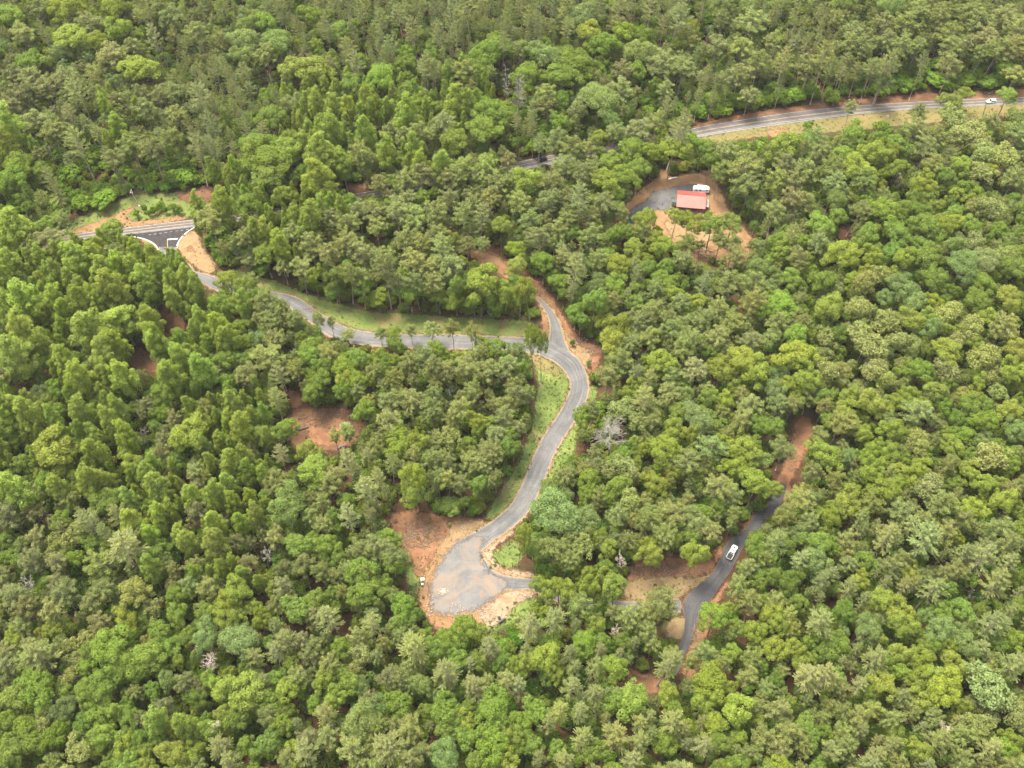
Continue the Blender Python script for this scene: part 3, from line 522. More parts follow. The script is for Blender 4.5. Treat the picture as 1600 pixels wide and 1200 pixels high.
(0,3): "V 100 130 90 V 380 120 90 V 640 80 80 V 850 90 100 N 170 230 80 N 330 220 80 V 560 170 70 N 620 290 70 Y 770 270 80 O 100 370 80 Y 330 340 60 V 230 480 110 W 270 500 110 V 50 560 80 T 470 440 60 T 480 530 60 O 680 460 130 O 900 480 110 O 780 560 100 O 650 680 110 O 560 720 90 O 860 600 80 T 960 190 70 O 1110 130 70 O 1100 250 70 O 1020 330 80 S 1240 290 50 Y 1400 250 90 Y 1500 100 90 Y 1420 180 70 B 1280 390 90 B 1480 420 110 N 1310 550 60 O 1110 540 50 O 960 710 60 N 1160 660 70 B 1070 640 60 O 1220 770 70 Y 1510 720 130 N 1030 800 60 O 240 700 130 O 130 740 100 B 400 840 80 O 630 870 90 O 780 920 70 P 950 910 80 P 1180 930 80 O 1020 1010 60 Y 790 1060 80 Y 1100 1100 90 O 870 1040 70 W 1380 1060 90 Y 1340 960 70 O 1500 920 80 Y 1150 1160 80 V 1230 1180 60 O 1530 1060 60 Y 50 780 60 O 60 900 80 T 260 900 70 V 1290 60 80 V 1180 40 70 V 150 330 60 T 430 630 70 O 800 1150 80 O 360 1000 90 O 200 1040 90 O 80 1080 90 T 500 1080 90 O 640 1000 90 O 500 960 80",
(1,3): "N 170 40 70 V 540 100 50 O 700 100 100 O 240 210 100 O 350 160 70 N 130 180 70 N 400 250 70 W 500 290 90 W 690 290 80 O 920 190 90 O 930 280 80 V 850 120 50 W 970 420 110 V 800 420 50 Y 30 280 60 N 280 390 60 W 100 480 70 N 330 510 60 V 450 530 70 O 230 530 60 T 660 500 70 O 540 470 70 O 130 640 70 O 210 730 90 Y 430 660 70 O 600 660 70 N 830 640 70 V 900 660 60 Y 500 760 70 B 640 870 110 O 880 800 90 B 1050 700 70 W 1210 610 100 W 1350 650 70 W 1560 650 80 W 1460 450 80 O 1300 330 100 O 1140 480 80 O 1290 430 60 O 1180 830 110 Y 1320 900 70 O 1300 1000 80 O 1500 820 120 B 1170 1130 100 W 830 1070 120 V 980 930 90 V 1040 1060 70 W 410 870 80 N 330 1020 70 N 460 1030 80 V 590 1060 90 W 330 1130 90 O 60 1040 90 Y 230 1060 60 O 180 930 80 W 960 1150 80 V 650 1170 60 O 1480 1060 120 O 1400 1150 90 Y 1560 1150 80 V 60 900 70 O 80 780 80 V 180 1150 70 O 1170 960 80 V 760 930 60 O 1540 530 60 O 1420 530 60",
(2,3): "Y 300 60 60 Y 430 60 60 Y 480 90 60 Y 650 100 80 O 550 190 60 V 420 190 80 W 270 280 90 W 90 330 90 Y 540 320 60 V 720 240 80 V 940 190 100 V 820 190 80 V 860 340 70 O 450 410 80 O 690 420 60 W 780 430 45 Y 200 500 90 O 620 560 90 W 950 560 95 O 40 560 70 W 470 580 70 W 370 490 60 Y 110 560 70 Y 300 620 60 W 360 690 80 W 510 740 70 O 770 790 110 Y 950 740 70 O 650 800 80 W 280 850 80 W 430 850 70 O 130 830 90 O 60 930 90 W 60 730 70 W 430 1030 80 W 680 1000 110 W 810 1030 80 W 1000 920 90 O 540 1100 80 W 220 960 60 O 970 1070 80 O 270 1080 60 Y 1260 680 120 Y 1180 800 80 Y 1400 850 100 Y 1270 900 80 W 1180 1020 80 O 1300 1060 80 Y 1270 270 90 O 1420 330 60 Y 1510 330 70 V 1510 520 70 V 1210 480 70 V 1120 540 50 Y 1380 490 60 V 1480 660 70 V 1530 830 60 V 1400 60 70 V 1500 190 80 O 1550 60 60 V 1320 550 60 V 1560 980 80 W 340 1170 80 W 160 1160 60 V 1480 1100 70 V 1580 700 60 O 1440 1180 70 W 760 1170 90 O 30 1080 60 O 1010 830 70 V 1100 690 50",
(3,3): "O 140 40 80 W 350 40 60 W 520 80 65 V 60 140 70 O 180 170 60 T 270 90 55 W 330 280 100 V 150 340 60 O 450 220 70 O 430 410 90 B 600 320 90 Y 700 150 80 Y 820 240 90 Y 860 330 80 Y 40 310 70 Y 60 450 80 Y 160 450 60 W 660 500 90 N 640 590 60 W 230 650 100 W 360 660 100 B 1070 340 90 B 980 250 60 O 1090 230 70 W 1020 80 90 O 1220 230 80 B 1230 420 80 O 1010 450 70 W 1390 310 100 W 1440 60 100 O 1260 40 50 O 1550 150 70 W 1550 540 100 O 1540 400 70 Y 840 510 70 Y 980 590 70 Y 1130 720 110 Y 1060 660 80 T 1380 680 130 T 1440 760 90 T 1290 570 60 B 1460 620 60 Y 740 680 90 Y 930 780 80 O 640 750 60 O 30 640 60 V 60 830 80 V 570 870 80 V 650 850 70 V 770 890 70 O 780 970 70 V 900 860 60 W 580 980 60 V 470 960 70 V 120 990 90 O 130 790 50 O 220 870 40 W 1080 1050 90 W 1380 1050 80 Y 960 1100 80 O 950 1000 50 W 780 1050 70 V 1240 1000 80 V 1060 910 70 W 660 1120 80 V 240 1080 70 V 80 1100 80 Y 1470 1080 70 T 1560 920 80 Y 1530 1020 70 V 420 1090 70 V 500 1060 70 V 1500 1150 70 Y 50 1170 70 V 820 1170 70 O 350 990 50 W 940 970 50 V 1200 1130 70 T 1320 900 80 O 280 960 40 V 1190 1180 70",
}
# trees whose foot shows as well: kind, crown x y r, foot x y
FOOTED = {
(1,1): "V 380 790 45 420 930 V 460 812 30 490 910 V 540 890 45 580 945 V 780 880 45 790 962 V 970 870 42 978 952 V 1070 858 60 1100 962 V 1215 860 50 1240 1000 V 1330 850 48 1355 1005 Y 855 868 45 872 952 V 200 720 50 230 870 V 280 850 40 310 960 V 1440 330 45 1430 455 O 480 600 60 510 690 V 590 500 60 608 700 V 840 470 70 846 730 O 1250 590 50 1255 770 V 1010 560 60 1022 735",
(2,1): "O 1285 195 75 1210 380 V 1350 320 60 1350 470 V 1170 330 38 1165 405 V 1540 330 50 1500 420 Y 100 600 70 110 810 Y 158 945 46 138 1178 Y 198 950 44 181 1184 O 500 680 80 490 895 O 410 640 50 415 740",
(1,2): "W 625 320 55 565 300 V 480 340 45 520 440 V 575 300 55 590 382 O 540 50 60 556 172 O 350 60 60 382 180 V 1085 600 40 1092 770 Y 1010 600 80 1060 800",
(2,2): "Y 840 1060 72 820 1195 Y 60 950 62 36 1135",
(2,3): "Y 170 55 52 155 152",
(0,0): "W 525 600 80 622 850 V 600 440 65 640 570 W 930 240 70 1020 430",
(1,0): "W 1060 450 70 1090 680 W 1120 470 70 1115 690",
(2,0): "W 1140 500 50 1148 640",
(3,0): "V 515 670 46 480 790 O 1480 600 60 1430 735 Y 1200 590 48 1170 700",
}
# ------------------------------------------------------------------ tree materials
def leaf_mat(name, rough=.85, trans=.36, spec=.06):
    m, nt, b = new_mat(name)
    at = N(nt, 'ShaderNodeAttribute', attribute_name='tint', attribute_type='INSTANCER')
    tc = nt.nodes.new('ShaderNodeTexCoord').outputs['Object']
    f = noise(nt, 1.1, 3, .6, tc)
    k = ramp(nt, f, [(.28, (.70, .74, .74)), (.5, (1, 1, 1)), (.74, (1.36, 1.28, 1.15))])
    c = mix(nt, 1.0, at.outputs['Color'], k, 'MULTIPLY')
    nt.links.new(c, b.inputs['Base Color'])
    b.inputs['Roughness'].default_value = rough; b.inputs['Specular IOR Level'].default_value = spec
    tr = N(nt, 'ShaderNodeBsdfTranslucent')
    nt.links.new(mix(nt, 1.0, c, (1.25, 1.2, .6), 'MULTIPLY'), tr.inputs[0])
    mx = N(nt, 'ShaderNodeMixShader'); mx.inputs[0].default_value = trans
    nt.links.new(b.outputs[0], mx.inputs[1]); nt.links.new(tr.outputs[0], mx.inputs[2])
    nt.links.new(mx.outputs[0], nt.nodes['Material Output'].inputs['Surface'])
    return m
M_LEAF = leaf_mat('broad_leaves')
M_NEEDLE = leaf_mat('pine_needles', .85, .24, .06)
M_BARK = flat('grey_brown_bark', (.19, .145, .11), .9, var=.35, scale=1.5)
M_PBARK = flat('pine_bark', (.25, .20, .155), .9, var=.35, scale=1.5)
M_DEAD = flat('bleached_wood', (.20, .18, .155), .9, var=.25, scale=1.0)
M_TWIG = flat('bare_twigs', (.30, .245, .205), .9, var=.3, scale=1.0)

# ------------------------------------------------------------------ tree shapes (metres; every tree is a trunk and a crown)
def unit(n, g):
    v = g.normal(size=(n, 3)); return v / np.linalg.norm(v, axis=1, keepdims=True)
def cards(C, Nn, a, b, g, along=None):
    """leaf-sprig quads, slightly folded: centres, normals, half sizes"""
    n = len(C)
    Nn = Nn / (np.linalg.norm(Nn, axis=1, keepdims=True) + 1e-9)
    t = g.normal(size=(n, 3)) if along is None else along + g.normal(size=(n, 3)) * .05
    T = np.cross(Nn, np.cross(t, Nn)); T /= np.linalg.norm(T, axis=1, keepdims=True) + 1e-9
    B = np.cross(Nn, T)
    a = np.broadcast_to(a, (n,))[:, None]; b = np.broadcast_to(b, (n,))[:, None]
    V = np.stack([C - T * a, C - B * b + Nn * b * .25, C + T * a, C + B * b + Nn * b * .25], 1).reshape(-1, 3)
    return V, np.arange(4 * n).reshape(n, 4)
class Leaves:
    def __init__(s): s.C = []; s.N = []; s.a = []; s.b = []; s.t = []
    def lobe(s, c, R, n, g, out, size, flat=1.0, up=.45, aspect=.75, keep=-.25, rough=.55):
        u = unit(n * 2, g)
        bias = np.asarray(out) * .75 + np.array([0, 0, up])
        u = u[(u @ bias) > keep][:n]; n = len(u)
        rr = R * g.uniform(.72, 1.08, n)
        s.C.append(np.asarray(c) + u * rr[:, None] * np.array([1, 1, flat]))
        s.N.append(u + g.normal(size=(n, 3)) * rough + np.array([0, 0, .25]))
        sz = size * g.uniform(.65, 1.35, n); s.a.append(sz); s.b.append(sz * aspect)
        s.t.append(g.normal(size=(n, 3)))
    def spray(s, p, q, n, g, width, size, aspect=.22, droop=0.0, sd=.5):
        """needle tufts along a bough from p to q"""
        p, q = np.asarray(p), np.asarray(q); ax = (q - p) / np.linalg.norm(q - p)
        t = g.uniform(0, 1, n) ** .8
        side = unit(n, g); side -= (side @ ax)[:, None] * ax
        o = side * width * g.uniform(.1, 1, n)[:, None] * np.array([1, 1, .5])
        s.C.append(p + (q - p) * t[:, None] + o * (1.1 - .6 * t)[:, None])
        d = ax + side * sd + g.normal(size=(n, 3)) * .35
        s.t.append(d); s.N.append(g.normal(size=(n, 3)) * .6 + np.array([0, 0, .9]))
        sz = size * g.uniform(.6, 1.3, n); s.a.append(sz); s.b.append(sz * aspect)
    def mesh(s, name, mat, g):
        V, F = cards(np.concatenate(s.C), np.concatenate(s.N), np.concatenate(s.a), np.concatenate(s.b), g, np.concatenate(s.t))
        return mesh_np(name, V, F, mat)
def trunk(name, H, r, mat, g, limbs=(), lean=.25, n=6):
    """tapered stem with limbs: (height along the stem, direction, length)"""
    m = MB(); k = 6
    pts = [(g.normal() * lean * i / k, g.normal() * lean * i / k, H * i / k - .6 * (i == 0)) for i in range(k + 1)]
    pts[0] = (0, 0, -.6)
    rad = [r * (1 - .88 * (i / k)) * (1.25 if i == 0 else 1) + .02 for i in range(k + 1)]
    m.tube(pts, rad, n)
    P = np.array(pts)
    for h, d, L in limbs:
        b = np.array([np.interp(h, P[:, 2], P[:, j]) for j in range(3)]); d = np.asarray(d) / np.linalg.norm(d)
        rr = max(.03, r * (1 - .88 * h / H) * .5)
        m.tube([b, b + d * L * .5 + np.array([0, 0, -.04 * L]), b + d * L], [rr, rr * .65, .02], 4, False)
    return m.mesh(name, mat, True)
def sphere_dirs(n, g, zmin=-.4):
    i = np.arange(n) + .5
    z = 1 - (1 - zmin) * i / n; ph = i * 2.39996 + g.uniform(0, 6)
    r = np.sqrt(1 - z * z); d = np.stack([r * np.cos(ph), r * np.sin(ph), z], -1) + g.normal(size=(n, 3)) * .16
    return d / np.linalg.norm(d, axis=1, keepdims=True)

def make_oak(i, lobes=40, leaves=200, size=.19, rough=.5, R=5.0, H=19.0, flat=.82):
    g = np.random.default_rng(100 + i); L = Leaves(); limbs = []
    cz = H - R * flat
    off = g.normal(size=(3,)) * .6
    for d in sphere_dirs(lobes, g, -.45):
        k = g.uniform(.58, .92); lr = g.uniform(.75, 1.7)
        sk = 1 + .22 * sin(2 * math.atan2(d[1], d[0]) + i) + .12 * sin(3 * math.atan2(d[1], d[0]) + 2 * i)
        c = d * R * k * sk * np.array([1, 1, flat]) + np.array([0, 0, cz])
        L.lobe(c, lr, int(leaves * (lr / 1.3) ** 2), g, d, size, .85, rough=rough)
        if g.random() < .45: limbs.append((cz - R * .8 + g.uniform(0, R * .9), c - np.array([0, 0, cz - R * .5]), np.linalg.norm(c[:2]) * .95 + .5))
    L.lobe((0, 0, cz), R * .6, 330, g, (0, 0, 1), size * 1.3, flat, keep=-9)
    return L.mesh('crown', M_LEAF, g), trunk('trunk', cz + R * .5, .30, M_BARK, g, limbs), R, H, cz / H
def make_poplar(i, R=4.3, H=28.0):
    g = np.random.default_rng(200 + i); L = Leaves(); limbs = []
    z0 = H * .42; n = 60
    lead = [(g.normal() * .9, g.normal() * .9, g.uniform(.82, 1.0)) for _ in range(3 + i % 3)]
    for k in range(n):
        t = (k + .5) / n; t = t ** .85
        prof = (min(1, .55 + 1.6 * t)) * max(0, 1 - max(0, (t - .24) / .78) ** 1.6) ** .68
        ph = k * 2.39996 + g.normal() * .3
        rad = R * prof * g.uniform(.55, .93) * (1 + .14 * sin(2 * ph + i) + .08 * sin(3 * ph - i + 4 * t))
        z = z0 + (H - z0 - 1.2) * t
        c = np.array([rad * cos(ph), rad * sin(ph), z + g.normal() * .8])
        d = np.array([cos(ph) * (1 - .6 * t), sin(ph) * (1 - .6 * t), .25 + .8 * t]); d /= np.linalg.norm(d)
        lr = g.uniform(.75, 1.4) * (1.05 - .3 * t)
        L.lobe(c, lr, int(150 * (lr / 1.1) ** 2), g, d, .175, 1.15, up=.6, rough=.45)
        if g.random() < .3: limbs.append((z - 1.5, (c[0], c[1], 1.4), rad * .95))
    for (x, y, f) in lead:
        L.lobe((x, y, H * f - .9), .95, 60, g, (0, 0, 1), .26, 1.3, rough=.45)
    for f in (.45, .6, .75): L.lobe((0, 0, H * f), R * .5, 150, g, (0, 0, 1), .4, 1.6, keep=-9)
    return L.mesh('crown', M_LEAF, g), trunk('trunk', H * .93, .30, M_BARK, g, limbs, .2), R, H, .72
def make_scrub_pine(i, R=3.7, H=20.0):
    g = np.random.default_rng(300 + i); L = Leaves(); limbs = []
    cz = H * .76; rz = H * (.24 if i % 2 else .27)
    n = 46
    for d in sphere_dirs(n, g, -.75):
        k = g.uniform(.35, .95)
        c = d * np.array([R, R, rz]) * k * np.array([1, 1, 1]) + np.array([0, 0, cz])
        c[:2] += g.normal(size=2) * .35
        h0 = c[2] - np.linalg.norm(c[:2]) * .55 - .3
        p = np.array([c[0] * .45, c[1] * .45, c[2] - .35])
        q = c + d * .75
        L.spray(p, q, 64, g, .72, .37, .19, sd=.9)
        L.lobe(c + d * .2, .8, 40, g, d, .25, .6, aspect=.28, rough=1.1)
        if h0 > H * .35 and g.random() < .75: limbs.append((h0, c - np.array([0, 0, h0]), np.linalg.norm(c - np.array([0, 0, h0]))))
    for _ in range(7):                                            # bare lower boughs
        ph = g.uniform(0, 6.28); limbs.append((H * g.uniform(.38, .6), (cos(ph), sin(ph), .1), g.uniform(1.0, 2.2)))
    return L.mesh('crown', M_NEEDLE, g), trunk('trunk', H * .96, .21, M_PBARK, g, limbs, .3), R, H, .76
def make_white_pine(i, R=4.9, H=26.0):
    g = np.random.default_rng(400 + i); L = Leaves(); limbs = []
    nw = 8 if i < 5 else 6; z0 = H * (.44 + .05 * (i % 3) if i < 5 else .60 + .05 * (i % 2))
    for w in range(nw):
        t = (w + .3) / nw
        z = z0 + (H - .8 - z0) * t
        Lr = R * (1 - t ** 1.6) ** .75 * (.62 + .38 * min(1, t * 4)) + .5
        nb = 5 + g.integers(0, 2)
        a0 = g.uniform(0, 6.28)
        for b in range(nb):
            ph = a0 + 6.283 * b / nb + g.normal() * .14
            ln = Lr * g.uniform(.68, 1.15)
            rise = .10 + .6 * t + g.normal() * .07
            d = np.array([cos(ph), sin(ph), rise]); d /= np.linalg.norm(d)
            p = np.array([0, 0, z]) + d * ln * .18; q = np.array([0, 0, z + .15]) + d * ln
            L.spray(p, q, int(36 + 28 * ln), g, .24 + .03 * ln, .34, .19, sd=.55)
            if ln > 1.8:                                          # side shoots make the bough a narrow fan
                for s in (-1, 1):
                    e = np.array([cos(ph + s * .42), sin(ph + s * .42), rise]); e /= np.linalg.norm(e)
                    m0 = np.array([0, 0, z + .1]) + d * ln * .45
                    L.spray(m0, m0 + e * ln * .45, int(14 + 10 * ln), g, .20, .33, .19, sd=.55)
            limbs.append((z, d, ln * .85))
    L.spray((0, 0, H - 1.8), (0, 0, H), 40, g, .3, .38, .2)
    for _ in range(6):
        ph = g.uniform(0, 6.28); limbs.append((z0 - g.uniform(.5, 4), (cos(ph), sin(ph), -.1), g.uniform(1.0, 2.4)))
    return L.mesh('crown', M_NEEDLE, g), trunk('trunk', H * .97, .27, M_PBARK, g, limbs, .12), R, H, .68
def make_sapling(i, R=2.4, H=6.0):
    g = np.random.default_rng(500 + i); L = Leaves()
    for d in sphere_dirs(17, g, -.6):
        c = d * np.array([R, R, H * .36]) * g.uniform(.5, .85) + np.array([0, 0, H * .55])
        L.lobe(c, g.uniform(.6, .95), 62, g, d, .23, .9, rough=.6)
    L.lobe((0, 0, H * .5), R * .55, 70, g, (0, 0, 1), .35, 1.2, keep=-9)
    return L.mesh('crown', M_LEAF, g), trunk('trunk', H * .7, .09, M_BARK, g, [(H * .3, (cos(a), sin(a), 1.1), 1.6) for a in (0, 2.1, 4.2)], .1), R, H, .55

SHAPE = {'oak': [make_oak(i) for i in range(4)],
         'hickory': [make_oak(10 + i, 32, 225, .19, .6, 4.8, 20, .95) for i in range(4)],
         'locust': [make_oak(20 + i, 48, 165, .165, .55, 5.2, 19, .8) for i in range(3)],
         'sourwood': [make_oak(30 + i, 34, 84, .27, .75, 4.6, 18, .86) for i in range(3)],
         'poplar': [make_poplar(i) for i in range(8)],
         'scrub': [make_scrub_pine(i) for i in range(7)],
         'white': [make_white_pine(i) for i in range(7)],
         'sapling': [make_sapling(i) for i in range(3)]}
# letter: shape, object name, category, leaf colour, colour spread, typical radius
KIND = {'P': ('poplar', 'poplar_tree', 'poplar', (.160, .212, .036), .07, 4.4),
        'O': ('oak', 'oak_tree', 'oak', (.126, .180, .032), .10, 5.0),
        'Y': ('hickory', 'hickory_tree', 'hickory', (.168, .211, .036), .07, 4.8),
        'B': ('locust', 'locust_tree', 'locust', (.140, .190, .060), .07, 5.0),
        'T': ('sourwood', 'sourwood_tree', 'sourwood', (.176, .202, .064), .08, 4.6),
        'V': ('scrub', 'scrub_pine', 'scrub pine', (.138, .162, .050), .08, 3.9),
        'N': ('scrub', 'brown_pine', 'brown pine', (.134, .146, .054), .08, 3.9),
        'W': ('white', 'white_pine', 'white pine', (.182, .208, .074), .07, 4.6),
        'S': ('sapling', 'sapling_tree', 'sapling', (.115, .185, .024), .11, 2.6)}

# ------------------------------------------------------------------ where they stand
OPEN = []                                                        # outlines (photo) that no further tree may cover
def band(A, B, lo=None, hi=None):
    a = [p for p in A if (lo is None or lo(p)) ]; b = [p for p in B if (lo is None or lo(p))]
    if len(a) > 1 and len(b) > 1: OPEN.append(np.array(a + b[::-1], float))
band(HW_T, HW_B, lambda p: 1090 <= p[0] <= 1700); band(HW_T, HW_B, lambda p: 197 <= p[0] <= 300)
OPEN.append(np.array([(792,256),(862,240),(862,258),(792,271)], float))
OPEN.append(np.array(AP_L + AP_R[::-1], float))
band(RD_L, RD_R, lambda p: 310 <= p[0] <= 346 and p[1] < 460)
band(RD_L, RD_R, lambda p: p[0] >= 430 and 440 < p[1] and (p[1] < 535 and p[0] < 860 or p[1] < 548 and p[0] < 850))
OPEN.append(np.array(RD_L[24:] + RD_R[::-1][:18], float))
OPEN.append(np.array(BR_L[4:] + BR_R[::-1][:7], float))
OPEN.append(np.array(SD_L[:5] + SD_R[::-1][-5:], float))
OPEN.append(np.array([(.7 * a[0] + .3 * b[0], .7 * a[1] + .3 * b[1]) for a, b in zip(FK_L[:20], FK_R)] + [(.3 * a[0] + .7 * b[0], .3 * a[1] + .7 * b[1]) for a, b in zip(FK_L[:20], FK_R)][::-1], float))
OPEN += [p for n, p in OUTLINES if n != 'house_clearing'] + [np.array([(975,330),(998,296),(1026,278),(1060,274),(1090,269),(1116,279),(1130,300),(1137,325),(1160,350),(1172,372),(1150,395),(1100,400),(1075,385),(1040,345),(1000,345)], float)]
OPEN.append(np.array([(85,366),(145,355),(145,374),(85,384)], float))
OPEN.append(np.array([(1124,842),(1158,842),(1160,888),(1122,888)], float))
LOW = list(OPEN)                                                 # low growth keeps out of these; tall trees also leave the bare snags in sight
SNAG = []
for dx_, dy_, dr_ in ((955, 682, 34), (812, 140, 24), (791, 135, 22), (258, 88, 20), (420, 118, 18), (1105, 58, 18), (1546, 160, 12), (222, 680, 12), (48, 918, 20), (330, 1036, 16), (416, 868, 14), (1402, 282, 16), (1516, 925, 14), (435, 696, 14), (954, 234, 16), (968, 880, 14), (702, 612, 12), (744, 616, 12)):
    SNAG.append(np.array([(dx_ + .75 * dr_ * cos(q_), dy_ + .75 * dr_ * sin(q_)) for q_ in np.arange(0, 6.28, .5)]))
    OPEN.append(np.array([(dx_ + .8 * dr_ * cos(q_), dy_ + .8 * dr_ * sin(q_)) for q_ in np.arange(0, 6.28, .5)]))
ROADS = [np.array(list(a) + list(b)[::-1], float) for a, b in ((HW_T, HW_B), (RD_L, RD_R), (BR_L, BR_R), (SD_L, SD_R), (FK_L, FK_R))] + [np.array(AP_L + AP_R[::-1], float)]
HARD = ROADS + [p for n, p in OUTLINES if n in ('turnaround', 'gravel_yard', 'dirt_track', 'soil_clearing', 'grass_strip', 'grass_verge', 'dirt_pad', 'sand_bank', 'straw_clearing', 'roadside_grass', 'dirt_bank')]
MX, MY = 400, 300                                                # survey sheets: one flag per photo pixel, with a margin
def sheet(polys):
    m = np.zeros((1200 + 2 * MY, 1600 + 2 * MX), bool)
    for p in polys:
        x0, y0 = np.maximum(np.floor(p.min(0)).astype(int), (-MX, -MY)); x1, y1 = np.minimum(np.ceil(p.max(0)).astype(int) + 1, (1600 + MX, 1200 + MY))
        X, Y = np.meshgrid(np.arange(x0, x1), np.arange(y0, y1))
        m[y0 + MY:y1 + MY, x0 + MX:x1 + MX] |= in_poly(X, Y, p)
    return m
def any_in(px, py, sh):
    i = np.clip(np.asarray(px).astype(int) + MX, 0, sh.shape[1] - 1); j = np.clip(np.asarray(py).astype(int) + MY, 0, sh.shape[0] - 1)
    return sh[j, i]
HARD, ROADS, OPEN, LOW, SNAG = sheet(HARD), sheet(ROADS), sheet(OPEN), sheet(LOW), sheet(SNAG)
T = []                                                           # x y ground, radius, height, kind letter, surveyed?, photo x y r
def parse(s, n):
    w = s.split(); return [(w[i], *map(float, w[i + 1:i + n])) for i in range(0, len(w), n)]
def typical(k):
    sh = SHAPE[KIND[k][0]]; return sh[0][3], sh[0][4]
foots = [(c, r, k, ft) for (tx, ty), s in FOOTED.items() for k, x, y, rr, fx, fy in parse(s, 6)
         for c, r, ft in [((tx * 400 + x / 4, ty * 300 + y / 4), rr / 4, (tx * 400 + fx / 4, ty * 300 + fy / 4))]]
for (cx, cy), r, k, (fx, fy) in foots:
    gx, gy = ground(fx, fy); gz = float(terrain(gx, gy))
    H0, fr = typical(k)
    best = min(np.arange(4, 40, .5), key=lambda h: abs(project(gx, gy, gz + h * fr)[1] - cy))
    sc = project(gx, gy, gz + best * fr)[2]
    T.append([gx, gy, r / sc, float(best), k, 2, cx, cy, r])
for (tx, ty), s in TILES.items():
    for k, x, y, rr in parse(s, 4):
        cx, cy, r = tx * 400 + x / 4, ty * 300 + y / 4, rr / 4
        if any(math.hypot(cx - c[0], cy - c[1]) < .4 * (r + q) for c, q, _k, _f in foots): continue
        if any_in([cx], [cy], SNAG)[0]: continue
        if k == 'W' and cy < 330: r *= .82
        H0, fr = typical(k); r0 = KIND[k][5]
        if k == 'W' and cy < 330: H0 *= 1.14
        for tryk in (1.0, .85, 1.12, .7, .55, 1.25, .4, .28):
            sc = project(*ground(cx, cy, 12), 12)[2]
            rw = r / sc * .98
            H = H0 * min(1.2, max(.5, (rw / r0) ** .45)) * tryk
            gx, gy = ground(cx, cy, H * fr)
            u, v, _ = project(gx, gy, terrain(gx, gy))
            if not any_in(np.array([u]), np.array([v]), ROADS if k == 'S' else HARD)[0]: break
        else: continue                                            # its foot would stand in an open place: left out
        T.append([float(gx), float(gy), float(rw), float(H * rng.uniform(.95, 1.06)), k, 1, cx, cy, r])
n_survey = len(T)

# the rest of the wood: the same kinds as their surveyed neighbours, wherever no crown would hide a place the photo shows open
CELL = 8.0; GRID = {}
def near(x, y, reach=2):
    i, j = int(x // CELL), int(y // CELL)
    for a in range(i - reach, i + reach + 1):
        for b in range(j - reach, j + reach + 1): yield from GRID.get((a, b), ())
def enter(t): GRID.setdefault((int(t[0] // CELL), int(t[1] // CELL)), []).append(t)
for t in T: enter(t)
ref = np.array([(t[6], t[7]) for t in T]); refk = [t[4] for t in T]
# outline of the ground in view, with a margin
cand_n = 60000
cx = rng.uniform(-400, 400, cand_n); cy = rng.uniform(35, 640, cand_n)
pu, pv, _s = project(cx, cy, terrain(cx, cy) + 12)
near_frame = (pu > -330) & (pu < 1930) & (pv > -230) & (pv < 1500)
cx, cy, pu, pv = cx[near_frame], cy[near_frame], pu[near_frame], pv[near_frame]
small = {'P': .82, 'O': .85, 'Y': .85, 'B': .85, 'T': .85, 'V': .92, 'N': .92, 'W': .9, 'S': 1.0}
for x, y, u0, v0 in zip(cx, cy, pu, pv):
    e = (ref[:, 0] - u0) ** 2 + (ref[:, 1] - v0) ** 2
    o = np.argpartition(e, 6)[:6]
    k = refk[int(rng.choice(o))]
    r0 = KIND[k][5]
    r = r0 * small[k] * rng.uniform(.44, .95)
    if any(math.hypot(x - t[0], y - t[1]) < .60 * (r + t[2]) for t in near(x, y)): continue
    H0, fr = typical(k)
    H = H0 * (r / r0) ** .4 * rng.uniform(.86, 1.0)
    z = float(terrain(x, y))
    u, v, sc = project(x, y, z + H * fr); bu, bv, _ = project(x, y, z)
    rp = r * sc
    if -60 < u < 1660 and -60 < v < 1260:
        a = np.arange(8) * pi / 4
        qx = np.r_[u + rp * .95 * np.cos(a), u, bu, (u + bu) / 2]; qy = np.r_[v + rp * .95 * np.sin(a), v, bv, (v + bv) / 2]
        if any_in(qx, qy, OPEN).any(): continue
    if any_in(np.array([bu]), np.array([bv]), ROADS)[0]: continue
    t = [float(x), float(y), float(r), float(H), k, 0, float(u), float(v), float(rp)]
    T.append(t); enter(t)

# how large each shows, so that the 300 largest of a kind become trees of their own
CAP = 295
for t in T:
    inside = (-t[8] * .6 < t[6] < 1600 + t[8] * .6) and (-t[8] * .6 < t[7] < 1200 + t[8] * .6)
    t.append((t[8] * (1.0 if t[5] else .55) + (6 if t[5] == 2 else 0)) if inside else -1)
single, mass = [], {}
for k in KIND:
    row = sorted((t for t in T if t[4] == k), key=lambda t: -t[9])
    own = [t for t in row[:CAP] if t[9] > 0]
    single += own; mass[k] = [t for t in row if t not in own] if len(row) > len(own) else []
print('trees', len(T), 'surveyed', n_survey, 'single', len(single), {k: len(v) for k, v in mass.items()})
